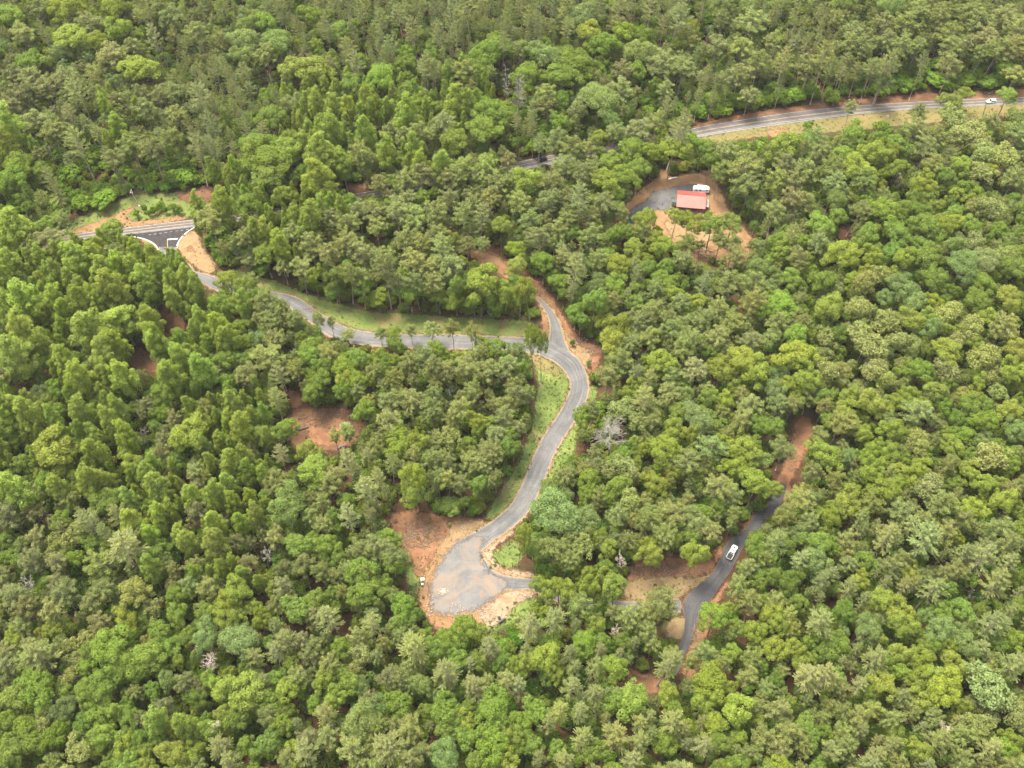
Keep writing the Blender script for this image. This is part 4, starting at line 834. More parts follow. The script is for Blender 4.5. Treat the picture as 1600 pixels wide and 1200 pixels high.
# ------------------------------------------------------------------ landmarks that labels point to
MARKS = [('white stop line', 268, 380), ('wooden utility pole', 216, 322), ('black highway car', 846, 252), ('white highway car', 1548, 160),
         ('red-roofed house', 1080, 318), ('white camper trailer', 1096, 297), ('small red shed', 957, 352), ('gravel junction', 872, 540), ('hilltop dirt drive', 768, 408), ('long grass strip', 640, 508),
         ('square soil clearing', 508, 672), ('clearing among poplars', 226, 562), ('red dirt pad', 645, 835), ('gravel turnaround', 720, 905),
         ('black ribbed pipe', 783, 970), ('broad bare tree', 955, 692), ('white pickup', 1143, 865), ('dark drive fork', 1075, 945),
         ('red dirt track', 1245, 700), ('dark bare hollow', 1012, 1065), ('fan-shaped snag', 811, 180), ('tall white snag', 793, 190), ('leaning grey snag', 264, 108),
         ('hillside twiggy snag', 1104, 70), ('dry highway verge', 1300, 200), ('straw mulch strip', 1030, 925), ('twig-topped snag', 48, 925),
         ('ravine snag', 1515, 935), ('bent bare snag', 222, 682), ('stripped hickory-side snag', 425, 140), ('pinkish snag', 416, 870), ('snag among hickories', 1402, 280),
         ('gravel road curve', 905, 610), ('steep road bend', 470, 478), ('brown bare crown', 330, 1050), ('bottom bare crown', 1475, 1150), ('track-side bare twigs', 1320, 700), ('orange road sign', 1153, 186)]
MP = np.array([ground(m[1], m[2]) for m in MARKS]); MN = [m[0] for m in MARKS]
ONES = ['', 'first', 'second', 'third', 'fourth', 'fifth', 'sixth', 'seventh', 'eighth', 'ninth', 'tenth', 'eleventh', 'twelfth', 'thirteenth', 'fourteenth', 'fifteenth', 'sixteenth', 'seventeenth', 'eighteenth', 'nineteenth']
TENS = ['', '', 'twenty', 'thirty', 'forty', 'fifty', 'sixty', 'seventy', 'eighty', 'ninety']
TENTH = ['', '', 'twentieth', 'thirtieth', 'fortieth', 'fiftieth', 'sixtieth', 'seventieth', 'eightieth', 'ninetieth']
def nth(n):
    if n < 20: return ONES[n]
    return TENTH[n // 10] if n % 10 == 0 else TENS[n // 10] + '-' + ONES[n % 10]
LOOK = {'P': ('lime-green', 'dome-topped poplar'), 'O': ('deep-green', 'billowing oak'), 'Y': ('yellow-green', 'leafy hickory'), 'B': ('bluish', 'pale locust'),
        'T': ('tan-tipped', 'green sourwood'), 'V': ('olive', 'fuzzy pine'), 'N': ('brownish', 'fuzzy pine'), 'W': ('pale', 'star-shaped pine'), 'S': ('bright', 'green sapling')}
GROUP = {'P': 'poplars of the wood', 'O': 'oaks of the wood', 'Y': 'hickories of the wood', 'B': 'locusts of the wood', 'T': 'sourwoods of the wood', 'V': 'scrub pines of the wood',
         'N': 'brown pines of the wood', 'W': 'white pines of the wood', 'S': 'saplings along the edges'}
cells = {}
for t in single:
    p = np.array(t[:2]); dist = np.linalg.norm(MP - p, axis=1); a = int(dist.argmin())
    d1 = (p - MP[a]) / (dist[a] + 1e-6)
    dm = np.linalg.norm(MP - MP[a], axis=1); cosv = ((MP - MP[a]) @ d1) / (dm + 1e-6)
    ok = (dm > 12) & (cosv > .45)
    if ok.any():
        b = int(np.where(ok, cosv - dm / 700, -9).argmax()); side = 'toward the ' + MN[b]
    else:
        ok = (dm > 12); b = int(np.where(ok, -cosv - dm / 700, -9).argmax()); side = 'away from the ' + MN[b]
    size = 'small ' if t[2] < KIND[t[4]][5] * .78 else 'big ' if t[2] > KIND[t[4]][5] * 1.2 else ''
    cells.setdefault((t[4], size, a, side), []).append((dist[a], id(t), t))
LABEL = {}
for (k, size, a, side), row in cells.items():
    row.sort()
    tone, noun = LOOK[k]
    for n, (_d, _i, t) in enumerate(row, 1):
        LABEL[id(t)] = f"{size}{tone} {noun}, {'nearest' if n == 1 else nth(n) + ' nearest'} the {MN[a]} {side}"

# ------------------------------------------------------------------ planting
def tint_of(k):
    c = np.array(KIND[k][3]); s = KIND[k][4]
    c = c * (1 + rng.normal() * s) * (1 + rng.normal(size=3) * np.array([.045, .025, .09]))
    return [float(v) for v in np.clip(c, .01, .6)]
first = {}
for t in single:
    x, y, r, H, k = t[:5]
    vs = SHAPE[KIND[k][0]]; v = int(rng.integers(len(vs)))
    if k == 'W': v = int(rng.integers(5)) if t[7] > 330 else int(rng.integers(3, 7))
    crown, stem, R0, H0, fr = vs[v]
    e = empty(KIND[k][1], (x, y, float(terrain(x, y))), float(rng.uniform(0, 6.28)), LABEL[id(t)], KIND[k][2], GROUP[k])
    e.rotation_euler[0], e.rotation_euler[1] = float(rng.normal() * .045), float(rng.normal() * .045)
    q_ = float(rng.uniform(.88, 1.13))
    e.scale = (r / R0 * q_, r / R0 / q_, H / H0)
    tr = put('trunk', stem, None, e); cr = put('crown', crown, None, e)
    cr['tint'] = tint_of(k)
    first.setdefault((KIND[k][0], v), (cr, tr))

def scatter(name, pts, shapes, label, mat_objs=None):
    """many plants nobody could count, as one object: pts rows = x y z, scale xyz, turn, tint rgb, shape"""
    P = np.array(pts, float)
    me = bpy.data.meshes.new(name)
    me.vertices.add(len(P)); me.vertices.foreach_set('co', P[:, :3].astype(np.float32).ravel())
    def attr(nm, ty, key, val):
        a = me.attributes.new(nm, ty, 'POINT'); a.data.foreach_set(key, np.ascontiguousarray(val).ravel())
    attr('size', 'FLOAT_VECTOR', 'vector', P[:, 3:6].astype(np.float32))
    attr('turn', 'FLOAT_VECTOR', 'vector', np.stack([P[:, 6] * 0, P[:, 6] * 0, P[:, 6]], -1).astype(np.float32))
    attr('tint', 'FLOAT_COLOR', 'color', np.c_[P[:, 7:10], np.ones(len(P))].astype(np.float32))
    attr('shape', 'INT', 'value', P[:, 10].astype(np.int32))
    o = tag(put(name, me), label, kind='stuff')
    ng = bpy.data.node_groups.new(name, 'GeometryNodeTree')
    ng.interface.new_socket('Geometry', in_out='INPUT', socket_type='NodeSocketGeometry')
    ng.interface.new_socket('Geometry', in_out='OUTPUT', socket_type='NodeSocketGeometry')
    gi, go = ng.nodes.new('NodeGroupInput'), ng.nodes.new('NodeGroupOutput')
    g2i = ng.nodes.new('GeometryNodeJoinGeometry')
    for objs in reversed(shapes):
        j = ng.nodes.new('GeometryNodeJoinGeometry')
        for ob in objs:
            oi = ng.nodes.new('GeometryNodeObjectInfo'); oi.inputs['Object'].default_value = ob; oi.inputs['As Instance'].default_value = False
            ng.links.new(oi.outputs['Geometry'], j.inputs[0])
        ti = ng.nodes.new('GeometryNodeGeometryToInstance')
        ng.links.new(j.outputs[0], ti.inputs[0]); ng.links.new(ti.outputs[0], g2i.inputs[0])
    def named(nm, ty):
        n = ng.nodes.new('GeometryNodeInputNamedAttribute'); n.data_type = ty; n.inputs['Name'].default_value = nm
        return n.outputs['Attribute']
    iop = ng.nodes.new('GeometryNodeInstanceOnPoints'); iop.inputs['Pick Instance'].default_value = True
    ng.links.new(gi.outputs[0], iop.inputs['Points']); ng.links.new(g2i.outputs[0], iop.inputs['Instance'])
    ng.links.new(named('shape', 'INT'), iop.inputs['Instance Index'])
    ng.links.new(named('size', 'FLOAT_VECTOR'), iop.inputs['Scale'])
    e2r = ng.nodes.new('FunctionNodeEulerToRotation'); ng.links.new(named('turn', 'FLOAT_VECTOR'), e2r.inputs[0])
    ng.links.new(e2r.outputs[0], iop.inputs['Rotation'])
    ng.links.new(iop.outputs[0], go.inputs[0])
    md = o.modifiers.new('scatter', 'NODES'); md.node_group = ng
    return o
MASSNAME = {'P': 'poplar_woods', 'O': 'oak_woods', 'Y': 'hickory_woods', 'B': 'locust_woods', 'T': 'sourwood_woods', 'V': 'scrub_pine_woods', 'N': 'brown_pine_woods', 'W': 'white_pine_woods', 'S': 'sapling_undergrowth'}
for k, row in mass.items():
    if not row: continue
    vs = SHAPE[KIND[k][0]]; have = [v for v in range(len(vs)) if (KIND[k][0], v) in first]
    pts = []
    for t in row:
        j = int(rng.integers(len(have))); _c, _s, R0, H0, _f = vs[have[j]]
        pts.append((t[0], t[1], float(terrain(t[0], t[1])), t[2] / R0, t[2] / R0, t[3] / H0, rng.uniform(0, 6.28), *tint_of(k), j))
    scatter(MASSNAME[k], pts, [first[(KIND[k][0], v)] for v in have], LOOK[k][0] + ' ' + LOOK[k][1].split()[-1] + ' crowns massed between the nearer trees')

# low growth under the trees: bushes and young stems nobody could count
bx, by = rng.uniform(-330, 330, 44000), rng.uniform(45, 560, 44000)
u, v, sc = project(bx, by, terrain(bx, by))
ok = (u > -250) & (u < 1850) & (v > -200) & (v < 1450)
bx, by, u, v, sc = bx[ok], by[ok], u[ok], v[ok], sc[ok]
bad = np.zeros(len(bx), bool)
for dx, dy in ((0, 0), (5, -3), (-5, -3), (0, -9), (5, 3), (-5, 3), (9, 0), (-9, 0)):
    bad |= any_in(u + dx, v + dy, LOW)
bad |= any_in(u, v, HARD)
clear_house = [p for n, p in OUTLINES if n == 'house_clearing'][0]
bad |= in_poly(u, v, clear_house) & (rng.random(len(u)) < .93)
bad |= rng.random(len(u)) < .12
pts = []
for x, y in zip(bx[~bad], by[~bad]):
    s = rng.uniform(.5, 1.2)
    c = np.array((.105, .155, .022)) * rng.uniform(.6, 1.25) * (1 + rng.normal(size=3) * .1)
    pts.append((x, y, float(terrain(x, y)) - .1, s, s, s * rng.uniform(.45, .9), rng.uniform(0, 6.28), *c, int(rng.integers(3))))
vs = [v for v in range(3) if ('sapling', v) in first]
for p in range(len(pts)): pts[p] = pts[p][:10] + (pts[p][10] % len(vs),)
scatter('undergrowth', pts, [first[('sapling', v)] for v in vs], 'low green bushes growing under the trees')

# tufts and weeds on the verges and along the rims of the bare soil
gp_ = [p for n, p in OUTLINES if n in ('grass_strip', 'grass_verge', 'grass_patch', 'roadside_grass', 'dry_grass')]
dp_ = [p for n, p in OUTLINES if n in ('dirt_bank', 'soil_clearing', 'dirt_pad', 'bank_dirt', 'highway_bank', 'house_clearing', 'dirt_margin', 'straw_clearing', 'clay_bank', 'sand_margin', 'roadside_dirt')]
SG, SDT = sheet(gp_), sheet(dp_)
wu, wv = rng.uniform(60, 1650, 90000), rng.uniform(130, 1080, 90000)
gm = any_in(wu, wv, SG) & ~any_in(wu, wv, ROADS); dm_ = any_in(wu, wv, SDT) & ~any_in(wu, wv, ROADS) & ~gm & (rng.random(len(wu)) < .3)
pts = []
for u_, v_, dry in [(a, b, 0) for a, b in zip(wu[gm], wv[gm])] + [(a, b, 1) for a, b in zip(wu[dm_], wv[dm_])]:
    x, y = ground(u_, v_); s = rng.uniform(.03, .085) * (2.0 if rng.random() < .05 else 1)
    c = np.array(((.10, .125, .03), (.14, .13, .045), (.085, .115, .024))[int(rng.integers(3))]) * rng.uniform(.7, 1.2)
    pts.append((x, y, float(terrain(x, y)), s * 1.3, s * 1.3, s * rng.uniform(.5, 1.1), rng.uniform(0, 6.28), *c, int(rng.integers(3)) % len(vs)))
scatter('weeds', pts, [first[('sapling', v)] for v in vs], 'grass tufts and weeds on the verges and bare soil')
print('weeds', len(pts))
# ------------------------------------------------------------------ dead trees
def dead_tree(name, cx, cy, fx, fy, spread, label, mat, seed, up=.6, first_limb=.5, n=14, fine=3, thick=.26, conifer=False):
    """bare tree: foot and top placed by survey; trunk and a crown of bare branches"""
    g = np.random.default_rng(seed)
    gx, gy = ground(fx, fy); gz = float(terrain(gx, gy))
    H = min(np.arange(2, 36, .25), key=lambda h: abs(project(gx, gy, gz + h)[1] - cy))
    sc = project(gx, gy, gz + H)[2]
    lean = np.array([(cx - float(project(gx, gy, gz + H)[0])) / sc, 0, 0])
    lean[0] = max(-.35 * H, min(.35 * H, lean[0]))
    e = empty(name, (gx, gy, gz), 0, label, 'dead tree', 'dead trees in the wood')
    m = MB(); k = 7
    st = np.array([[lean[0] * (i / k) ** 1.2 + g.normal() * .12 * (0 < i), g.normal() * .12 * (0 < i), H * .93 * i / k - .5 * (i == 0)] for i in range(k + 1)])
    m.tube(st, [thick * (1 - .85 * i / k) + .03 for i in range(k + 1)], 6); m.build('trunk', mat, e, True)
    b = MB()
    for j in range(n):
        t = first_limb + (1 - first_limb) * (j + .5) / n
        p = np.array([np.interp(t, np.linspace(0, 1, k + 1), st[:, a]) for a in range(3)])
        ph = j * 2.4 + g.normal() * .4
        L = spread * ((1.15 - t) if conifer else (1.25 - .55 * t)) * g.uniform(.7, 1.1)
        d = np.array([cos(ph), sin(ph), up + g.normal() * .15]); d /= np.linalg.norm(d)
        q = p + d * L * .5 + g.normal(size=3) * .15; r = p + d * L + np.array([0, 0, .12 * L])
        w = max(.05, thick * (1.05 - t) * .42)
        b.tube([p, q, r], [w, w * .7, .03], 4, False)
        for s in range(fine):
            o = p + (r - p) * g.uniform(.3, .95); dd = d + g.normal(size=3) * .6; dd /= np.linalg.norm(dd)
            L2 = L * g.uniform(.25, .5); o2 = o + dd * L2
            b.tube([o, o2], [w * .45 + .02, .025], 3, False)
            if not conifer:
                for _ in range(2):
                    d3 = dd + g.normal(size=3) * .6; d3 /= np.linalg.norm(d3)
                    oo = o + dd * L2 * g.uniform(.4, 1); b.tube([oo, oo + d3 * L2 * .6], [.035, .02], 3, False)
    b.build('bare_crown', mat, e)
    return e
dead_tree('dead_tree', 955, 656, 950, 718, 5.6, 'broad bare grey tree with spreading white branches near the gravel road', M_DEAD, 1, .5, .42, 30, 11, .30)
dead_tree('dead_tree', 812, 118, 809, 190, 3.6, 'fan-shaped grey snag with upswept fine branches', M_DEAD, 2, .9, .3, 30, 7, .40)
dead_tree('dead_tree', 790, 98, 793, 192, 2.6, 'tall white snag with short crooked branches, beside a fan-shaped one', M_DEAD, 3, .3, .5, 20, 4, .42)
dead_tree('dead_tree', 248, 60, 264, 112, 3.2, 'leaning grey snag with combed conifer branches on the far hillside', M_DEAD, 4, .05, .15, 26, 2, .2, True)
dead_tree('dead_tree', 417, 105, 432, 155, 3.0, 'stripped snag with bare lower boughs beside the big bright hickory', M_DEAD, 5, .1, .25, 16, 3, .2, True)
dead_tree('dead_tree', 1107, 38, 1103, 78, 3.0, 'twiggy pale snag with crooked arms on the far hillside above the highway', M_DEAD, 6, .5, .3, 14, 4, .24)
dead_tree('dead_tree', 1546, 143, 1535, 182, 2.2, 'thin bare trunk leaning in front of the white car on the highway', M_DEAD, 7, .6, .6, 6, 2, .18)
dead_tree('dead_tree', 218, 672, 232, 694, 3.0, 'bent bare snag with white tangled branches between two poplars', M_DEAD, 8, .2, .3, 14, 4, .2)
dead_tree('dead_tree', 50, 905, 48, 945, 3.4, 'pale twig-topped snag rising from olive pines near the picture edge', M_DEAD, 9, .7, .5, 16, 5, .2)
dead_tree('dead_tree', 328, 1022, 332, 1062, 2.8, 'brown twiggy bare crown standing between pale locusts and dark oaks', M_TWIG, 10, .9, .45, 18, 6, .16)
dead_tree('dead_tree', 416, 856, 420, 890, 2.6, 'pinkish bare snag at the edge of dense oaks', M_DEAD, 11, .8, .4, 16, 5, .17)
dead_tree('dead_tree', 1402, 268, 1404, 305, 3.0, 'grey bare snag among hickories and sourwoods below the verge', M_TWIG, 12, .7, .4, 14, 5, .18)
dead_tree('dead_tree', 1522, 918, 1506, 942, 3.2, 'snag with bare boughs leaning over a dark gap near white pines', M_DEAD, 13, .1, .3, 14, 3, .2, True)
dead_tree('dead_tree', 435, 686, 437, 712, 2.6, 'small whitish bare crown beside the square soil clearing', M_DEAD, 14, .8, .5, 14, 5, .14)
dead_tree('dead_tree', 954, 222, 953, 252, 3.0, 'greyish leafless crown by the highway trees up the slope', M_TWIG, 15, .8, .5, 18, 6, .17)
dead_tree('dead_tree', 968, 868, 972, 900, 2.4, 'grey leafless crown standing beside the strip of straw mulch', M_TWIG, 16, .9, .5, 16, 6, .14)
dead_tree('dead_tree', 962, 980, 964, 1008, 2.0, 'small grey leafless crown just below the gravel spur', M_TWIG, 17, .9, .5, 14, 6, .13)
dead_tree('dead_tree', 702, 605, 702, 630, 2.4, 'small star-shaped bare crown among scrub pines of the middle wood', M_DEAD, 18, .5, .6, 14, 4, .15)
dead_tree('dead_tree', 744, 608, 744, 634, 2.2, 'second small bare crown among scrub pines, pinkish and narrower', M_TWIG, 19, .8, .5, 12, 4, .13)
dead_tree('dead_tree', 1474, 1130, 1475, 1160, 2.4, 'bare grey crown between pale pines near the bottom of the picture', M_TWIG, 20, .8, .5, 14, 5, .15)
dead_tree('dead_tree', 1316, 690, 1322, 712, 2.2, 'whitish bare twigs behind pines beside the red dirt track', M_DEAD, 21, .6, .4, 12, 4, .13)
dead_tree('dead_tree', 1503, 215, 1490, 250, 1.8, 'bare leaning stem above leafy crowns below the highway verge', M_DEAD, 22, .5, .6, 8, 3, .14)
dead_tree('dead_tree', 335, 1126, 338, 1160, 2.2, 'brown bare crown close to hickories near the bottom edge', M_TWIG, 23, .9, .5, 14, 5, .14)

# ------------------------------------------------------------------ paints
M_WHITE = flat('white_paint', (.78, .78, .77), .3, var=.03)
M_BLACK = flat('black_paint', (.02, .021, .024), .25, var=.1)
M_TRIM = flat('black_plastic', (.018, .018, .02), .8)
M_TRIM.node_tree.nodes['Principled BSDF'].inputs['Specular IOR Level'].default_value = .15
M_GLASS = flat('dark_glass', (.015, .018, .022), .08, var=.02)
M_TYRE = flat('tyre_rubber', (.022, .022, .022), .85)
M_RIM = flat('alloy', (.45, .45, .46), .35, .8)
M_LAMP = flat('lamp_lens', (.72, .73, .72), .15)
M_TAIL = flat('red_lens', (.38, .02, .02), .25)
M_ROOFSHEEN = flat('sheen_pale_red_metal', (.27, .118, .104), .85, 0, var=.08, scale=.3)  # pale pink of the sky's sheen painted into the front slope's base colour
M_ROOFSHEEN.node_tree.nodes['Principled BSDF'].inputs['Specular IOR Level'].default_value = .1
M_ROOFRED = flat('plain_red_metal', (.26, .05, .042), .45, .2)  # the metal's own red, no sheen painted in: back slope and ridge cap
M_WALL = flat('dark_red_boards', (.20, .045, .04), .7)
M_WOOD = flat('weathered_timber', (.26, .17, .11), .85, var=.25)
M_DECK = flat('porch_boards', (.24, .13, .11), .85, var=.2)
M_POLE = flat('treated_pine_pole', (.42, .36, .29), .85)
M_BOX = flat('pale_green_steel', (.36, .38, .33), .6)
M_PIPE = flat('black_pipe', (.025, .025, .028), .45)
M_STONE = flat('rubble_stone', (.27, .22, .18), .9, var=.3, scale=1.2)
M_LOG = flat('peeled_log', (.60, .52, .43), .85, var=.2)
M_FENCE = flat('grey_fabric', (.05, .055, .068), .7, var=.25)

def outline(L, W, nose=.25, tail=.12, n=5):
    """plan of a car, rounded more at the nose"""
    pts = []
    for sx, sy, r in ((1, -1, nose), (1, 1, nose), (-1, 1, tail), (-1, -1, tail)):
        rx, ry = r * W * 1.1, r * W
        a0 = {(1, -1): -pi / 2, (1, 1): 0, (-1, 1): pi / 2, (-1, -1): pi}[(sx, sy)]
        for k in range(n + 1):
            a = a0 + pi / 2 * k / n
            pts.append((sx * (L / 2 - rx) + rx * cos(a), sy * (W / 2 - ry) + ry * sin(a)))
    return pts
def wheels(e, xs, y, r, w):
    for x in xs:
        for s in (-1, 1):
            t = MB().tube([(x, s * (y - w), r), (x, s * y, r)], r, 14).build('wheel', M_TYRE, e)
            MB().tube([(x, s * (y - .02), r), (x, s * (y + .015), r)], r * .6, 10).build('rim', M_RIM, t)
def heading(p, q):
    a, b = ground(*p), ground(*q); return a, math.atan2(*(b - a)[::-1])
def glasshouse(e, zb, zt, base, top, y0, y1, paint, roof=True):
    """cab above the belt line: base=(x rear, x front), top=(x rear, x front); the windows are panes set in the painted frame"""
    xb0, xb1 = base; xt0, xt1 = top
    m = MB()
    V = [(xb0, -y0, zb), (xb1, -y0, zb), (xb1, y0, zb), (xb0, y0, zb), (xt0, -y1, zt), (xt1, -y1, zt), (xt1, y1, zt), (xt0, y1, zt)]
    m.add(V, [(4, 5, 6, 7), (0, 1, 5, 4), (1, 2, 6, 5), (2, 3, 7, 6), (3, 0, 4, 7)]); m.build('cab', paint, e)
    V = np.array(V)
    def pane(name, q, a0, a1, b0, b1):
        A, B, C, D = (V[i] for i in q); nrm = np.cross(B - A, D - A); nrm /= np.linalg.norm(nrm)
        f = lambda u, v: (A * (1 - u) + B * u) * (1 - v) + (D * (1 - u) + C * u) * v + nrm * .018
        MB().add([f(a0, b0), f(a1, b0), f(a1, b1), f(a0, b1)], [(0, 1, 2, 3)]).build(name, M_GLASS, e)
    pane('windscreen', (1, 2, 6, 5), .05, .95, .08, .95); pane('rear_window', (3, 0, 4, 7), .07, .93, .12, .92)
    for q in ((0, 1, 5, 4), (2, 3, 7, 6)):
        pane('side_window', q, .06, .47, .12, .9); pane('side_window', q, .53, .94, .12, .9)

# white pickup with a black bed cover, on the dark drive
p, a = heading((1138, 874), (1150, 852))
pk = empty('pickup_truck', (*ground(1143, 865), float(terrain(*ground(1143, 865))) + .2), a, 'white pickup truck with a black ribbed bed cover on the dark gravel drive', 'pickup truck')
MB().prism(outline(5.85, 2.0, .3, .12), .45, 1.12, .97, mid=(.85, 1.0, .95)).build('body', M_WHITE, pk, False)
MB().prism([(x * .5 + 2.05, y * .92) for x, y in outline(2.9, 1.9, .32, .1)], 1.10, 1.22, .9, ctr=(2.05, 0)).build('bonnet', M_WHITE, pk)
MB().box((2.02, .05, 1.225), (.95, .52, .05), taper=(.8, .7)).build('bonnet_scoop', M_TRIM, pk)
glasshouse(pk, 1.1, 1.86, (-.72, 1.62), (-.55, .72), .93, .76, M_WHITE)
MB().box((.25, 0, 1.875), (.55, .8, .03)).build('sunroof', M_GLASS, pk)
bedc = MB().box((-1.82, 0, 1.16), (2.05, 1.80, .07)).build('bed_cover', M_TRIM, pk)
for k in range(4): MB().box((-2.55 + k * .49, 0, 1.205), (.06, 1.62, .02)).build('rib', M_BLACK, bedc)
for s in (-1, 1):
    MB().box((-1.82, s * .945, 1.15), (2.1, .07, .08)).build('bed_rail', M_WHITE, pk)
    MB().box((2.86, s * .72, .86), (.08, .36, .18)).build('headlight', M_LAMP, pk)
    MB().box((-2.9, s * .88, .9), (.06, .16, .36)).build('tail_light', M_TAIL, pk)
    MB().box((1.28, s * 1.08, 1.2), (.14, .2, .16)).build('mirror', M_TRIM, pk)
    for x in (1.85, -1.75): MB().box((x, s * .97, .88), (1.0, .08, .1), taper=(.7, 1)).build('wheel_arch', M_TRIM, pk)
MB().box((2.9, 0, .55), (.12, 1.7, .2)).build('bumper', M_TRIM, pk); MB().box((-2.94, 0, .58), (.1, 1.6, .16)).build('bumper', M_RIM, pk)
MB().box((-2.925, 0, .92), (.03, 1.4, .42)).build('tailgate', M_WHITE, pk)
wheels(pk, (1.85, -1.75), 1.0, .41, .28)

def saloon(name, foot, ahead, paint, label, L=4.8, W=1.88, h=1.55, up=.06, suv=False):
    p, a = heading(foot, ahead)
    e = empty(name, (*p, float(terrain(*p)) + up), a, label, 'car')
    MB().prism(outline(L, W, .32, .26), .28, .92, .94, mid=(.62, 1.0, .93)).build('body', paint, e, False)
    glasshouse(e, .91, h, (-L * .44 if suv else -L * .36, L * .2), (-L * .36 if suv else -L * .2, L * .03), W * .45, W * .36, paint)
    for s in (-1, 1):
        MB().box((L / 2 - .12, s * W * .34, .66), (.12, .34, .14)).build('headlight', M_LAMP, e)
        MB().box((-L / 2 + .1, s * W * .36, .72), (.1, .3, .14)).build('tail_light', M_TAIL, e)
        MB().box((L * .13, s * (W / 2 + .06), .98), (.12, .18, .12)).build('mirror', paint, e)
    MB().box((L / 2 - .03, 0, .42), (.08, W * .7, .16)).build('bumper', M_TRIM, e)
    wheels(e, (L * .31, -L * .3), W / 2, .34, .22)
    return e
saloon('parked_car', (847, 250.5), (835, 253), M_BLACK, 'black car driving along the highway where it shows between the trees', 5.0, 1.95, 1.7, suv=True)
saloon('parked_car', (1548, 160.2), (1538, 161.4), M_WHITE, 'white car driving on the highway behind a thin bare trunk', 5.0, 1.95, 1.72, suv=True)
saloon('parked_car', (986, 346), (978, 352), flat('dark_blue_paint', (.03, .045, .08), .3), 'dark blue car parked on the gravel yard, half hidden by a tree', 4.7, 1.85, 1.6, .06, True)
for o in COL.objects:
    if o.name.startswith('parked_car') and 'driving' in o.get('label', ''): o.name = 'highway_car'

# ------------------------------------------------------------------ the red-roofed house and what stands round it
def at_h(px, py, up): g = ground(px, py, up); return np.array([g[0], g[1]])
EH = 3.4
fl, fr_ = at_h(1057, 323.2, EH), at_h(1102, 327, EH)                 # front eave corners
ax = (fr_ - fl) / np.linalg.norm(fr_ - fl); ang = math.atan2(ax[1], ax[0])
Lh = float(np.linalg.norm(fr_ - fl)); back = np.array([-ax[1], ax[0]])
rl = at_h(1058.7, 302.5, EH + 2.4)
Dh = float((rl - fl) @ back)                                        # plan depth of the front slope
Dh = max(5.0, min(9.0, Dh)); Db = Dh * .8
mid = fl + ax * Lh / 2
gz = float(terrain(*mid)) + .1
hs = empty('house', (mid[0], mid[1], gz), ang, 'house with a red metal roof and dark red walls in an orange clay clearing', 'house')
RH = EH + 2.4
def slope(name, y0, z0, y1, z1, mat):
    m = MB(); x0, x1 = -Lh / 2, Lh / 2; th = .09
    V = [(x0, y0, z0), (x1, y0, z0), (x1, y1, z1), (x0, y1, z1)]
    m.add(V + [(x, y, z - th) for x, y, z in V], [(0, 1, 2, 3), (7, 6, 5, 4), (0, 4, 5, 1), (1, 5, 6, 2), (2, 6, 7, 3), (3, 7, 4, 0)])
    o = m.build(name, mat, hs); n = int(Lh / .62)
    for k in range(n + 1):
        x = x0 + .04 + (Lh - .08) * k / n
        MB().tube([(x, y0, z0 + .025), (x, y1, z1 + .025)], .028, 4).build('seam', mat, o)
    return o
slope('roof', 0, EH, Dh, RH, M_ROOFSHEEN)
slope('roof', Dh + Db, RH - Db * 2.4 / Dh, Dh, RH, M_ROOFRED)
MB().tube([(-Lh / 2, Dh, RH + .05), (Lh / 2, Dh, RH + .05)], .16, 6).build('ridge_cap', M_ROOFRED, hs)
w0, w1 = -Lh / 2 + .6, Lh / 2 - .6; wy0, wy1 = 2.1, Dh + Db - .6; z1 = EH + .55
m = MB()
m.box((0, (wy0 + wy1) / 2, z1 / 2 - .2), (w1 - w0, wy1 - wy0, z1 + .4)); m.build('wall', M_WALL, hs)
for s in (-1, 1):                                                    # gable ends
    x = s * (w1 - .02); zt = lambda y: EH + 2.4 * y / Dh if y < Dh else RH - (y - Dh) * 2.4 / Dh
    MB().add([(x + d, y, z) for d in (-.08, .08) for y, z in ((wy0, z1), (wy1, z1), (wy1, zt(wy1) - .12), (Dh, RH - .12), (wy0, zt(wy0) - .12))],
             [(0, 1, 2, 3, 4), (9, 8, 7, 6, 5), (0, 5, 6, 1), (1, 6, 7, 2), (2, 7, 8, 3), (3, 8, 9, 4), (4, 9, 5, 0)]).build('gable', M_WALL, hs)
for k, x in enumerate(np.linspace(w0 + .2, w1 - .2, 5)): MB().box((x, .3, EH / 2), (.16, .16, EH)).build('porch_post', M_WOOD, hs)
dk = MB().box((0, 1.1, .22), (Lh - .6, 2.2, .3)).build('porch_deck', M_DECK, hs)
for x in (-3.6, -1.6, 1.6, 3.6):
    f = MB().box((x, wy0 - .02, 1.75), (1.2, .08, 1.3)).build('window', M_WHITE, hs); MB().box((x, wy0 - .065, 1.75), (1.0, .03, 1.1)).build('pane', M_GLASS, f)
d = MB().box((0, wy0 - .03, 1.35), (1.0, .08, 2.1)).build('door', M_WOOD, hs); MB().box((.4, wy0 - .09, 1.3), (.05, .06, .12)).build('handle', M_RIM, d)
# side porch with its low grey roof, and the front stoop
MB().add([(Lh / 2 - .4, 2.2, 2.9), (Lh / 2 + 1.7, 2.2, 2.5), (Lh / 2 + 1.7, 7.4, 2.5), (Lh / 2 - .4, 7.4, 2.9)] + [(Lh / 2 - .4, 2.2, 2.8), (Lh / 2 + 1.7, 2.2, 2.4), (Lh / 2 + 1.7, 7.4, 2.4), (Lh / 2 - .4, 7.4, 2.8)],
         [(0, 1, 2, 3), (7, 6, 5, 4), (0, 4, 5, 1), (1, 5, 6, 2), (2, 6, 7, 3), (3, 7, 4, 0)]).build('side_roof', flat('grey_roofing', (.20, .17, .16), .8), hs)
for y in (2.4, 7.2): MB().box((Lh / 2 + 1.55, y, 1.2), (.14, .14, 2.5)).build('porch_post', M_WOOD, hs)
MB().box((Lh / 2 - 1.2, -1.4, .3), (4.2, 2.8, .5)).build('stoop', M_DECK, hs)
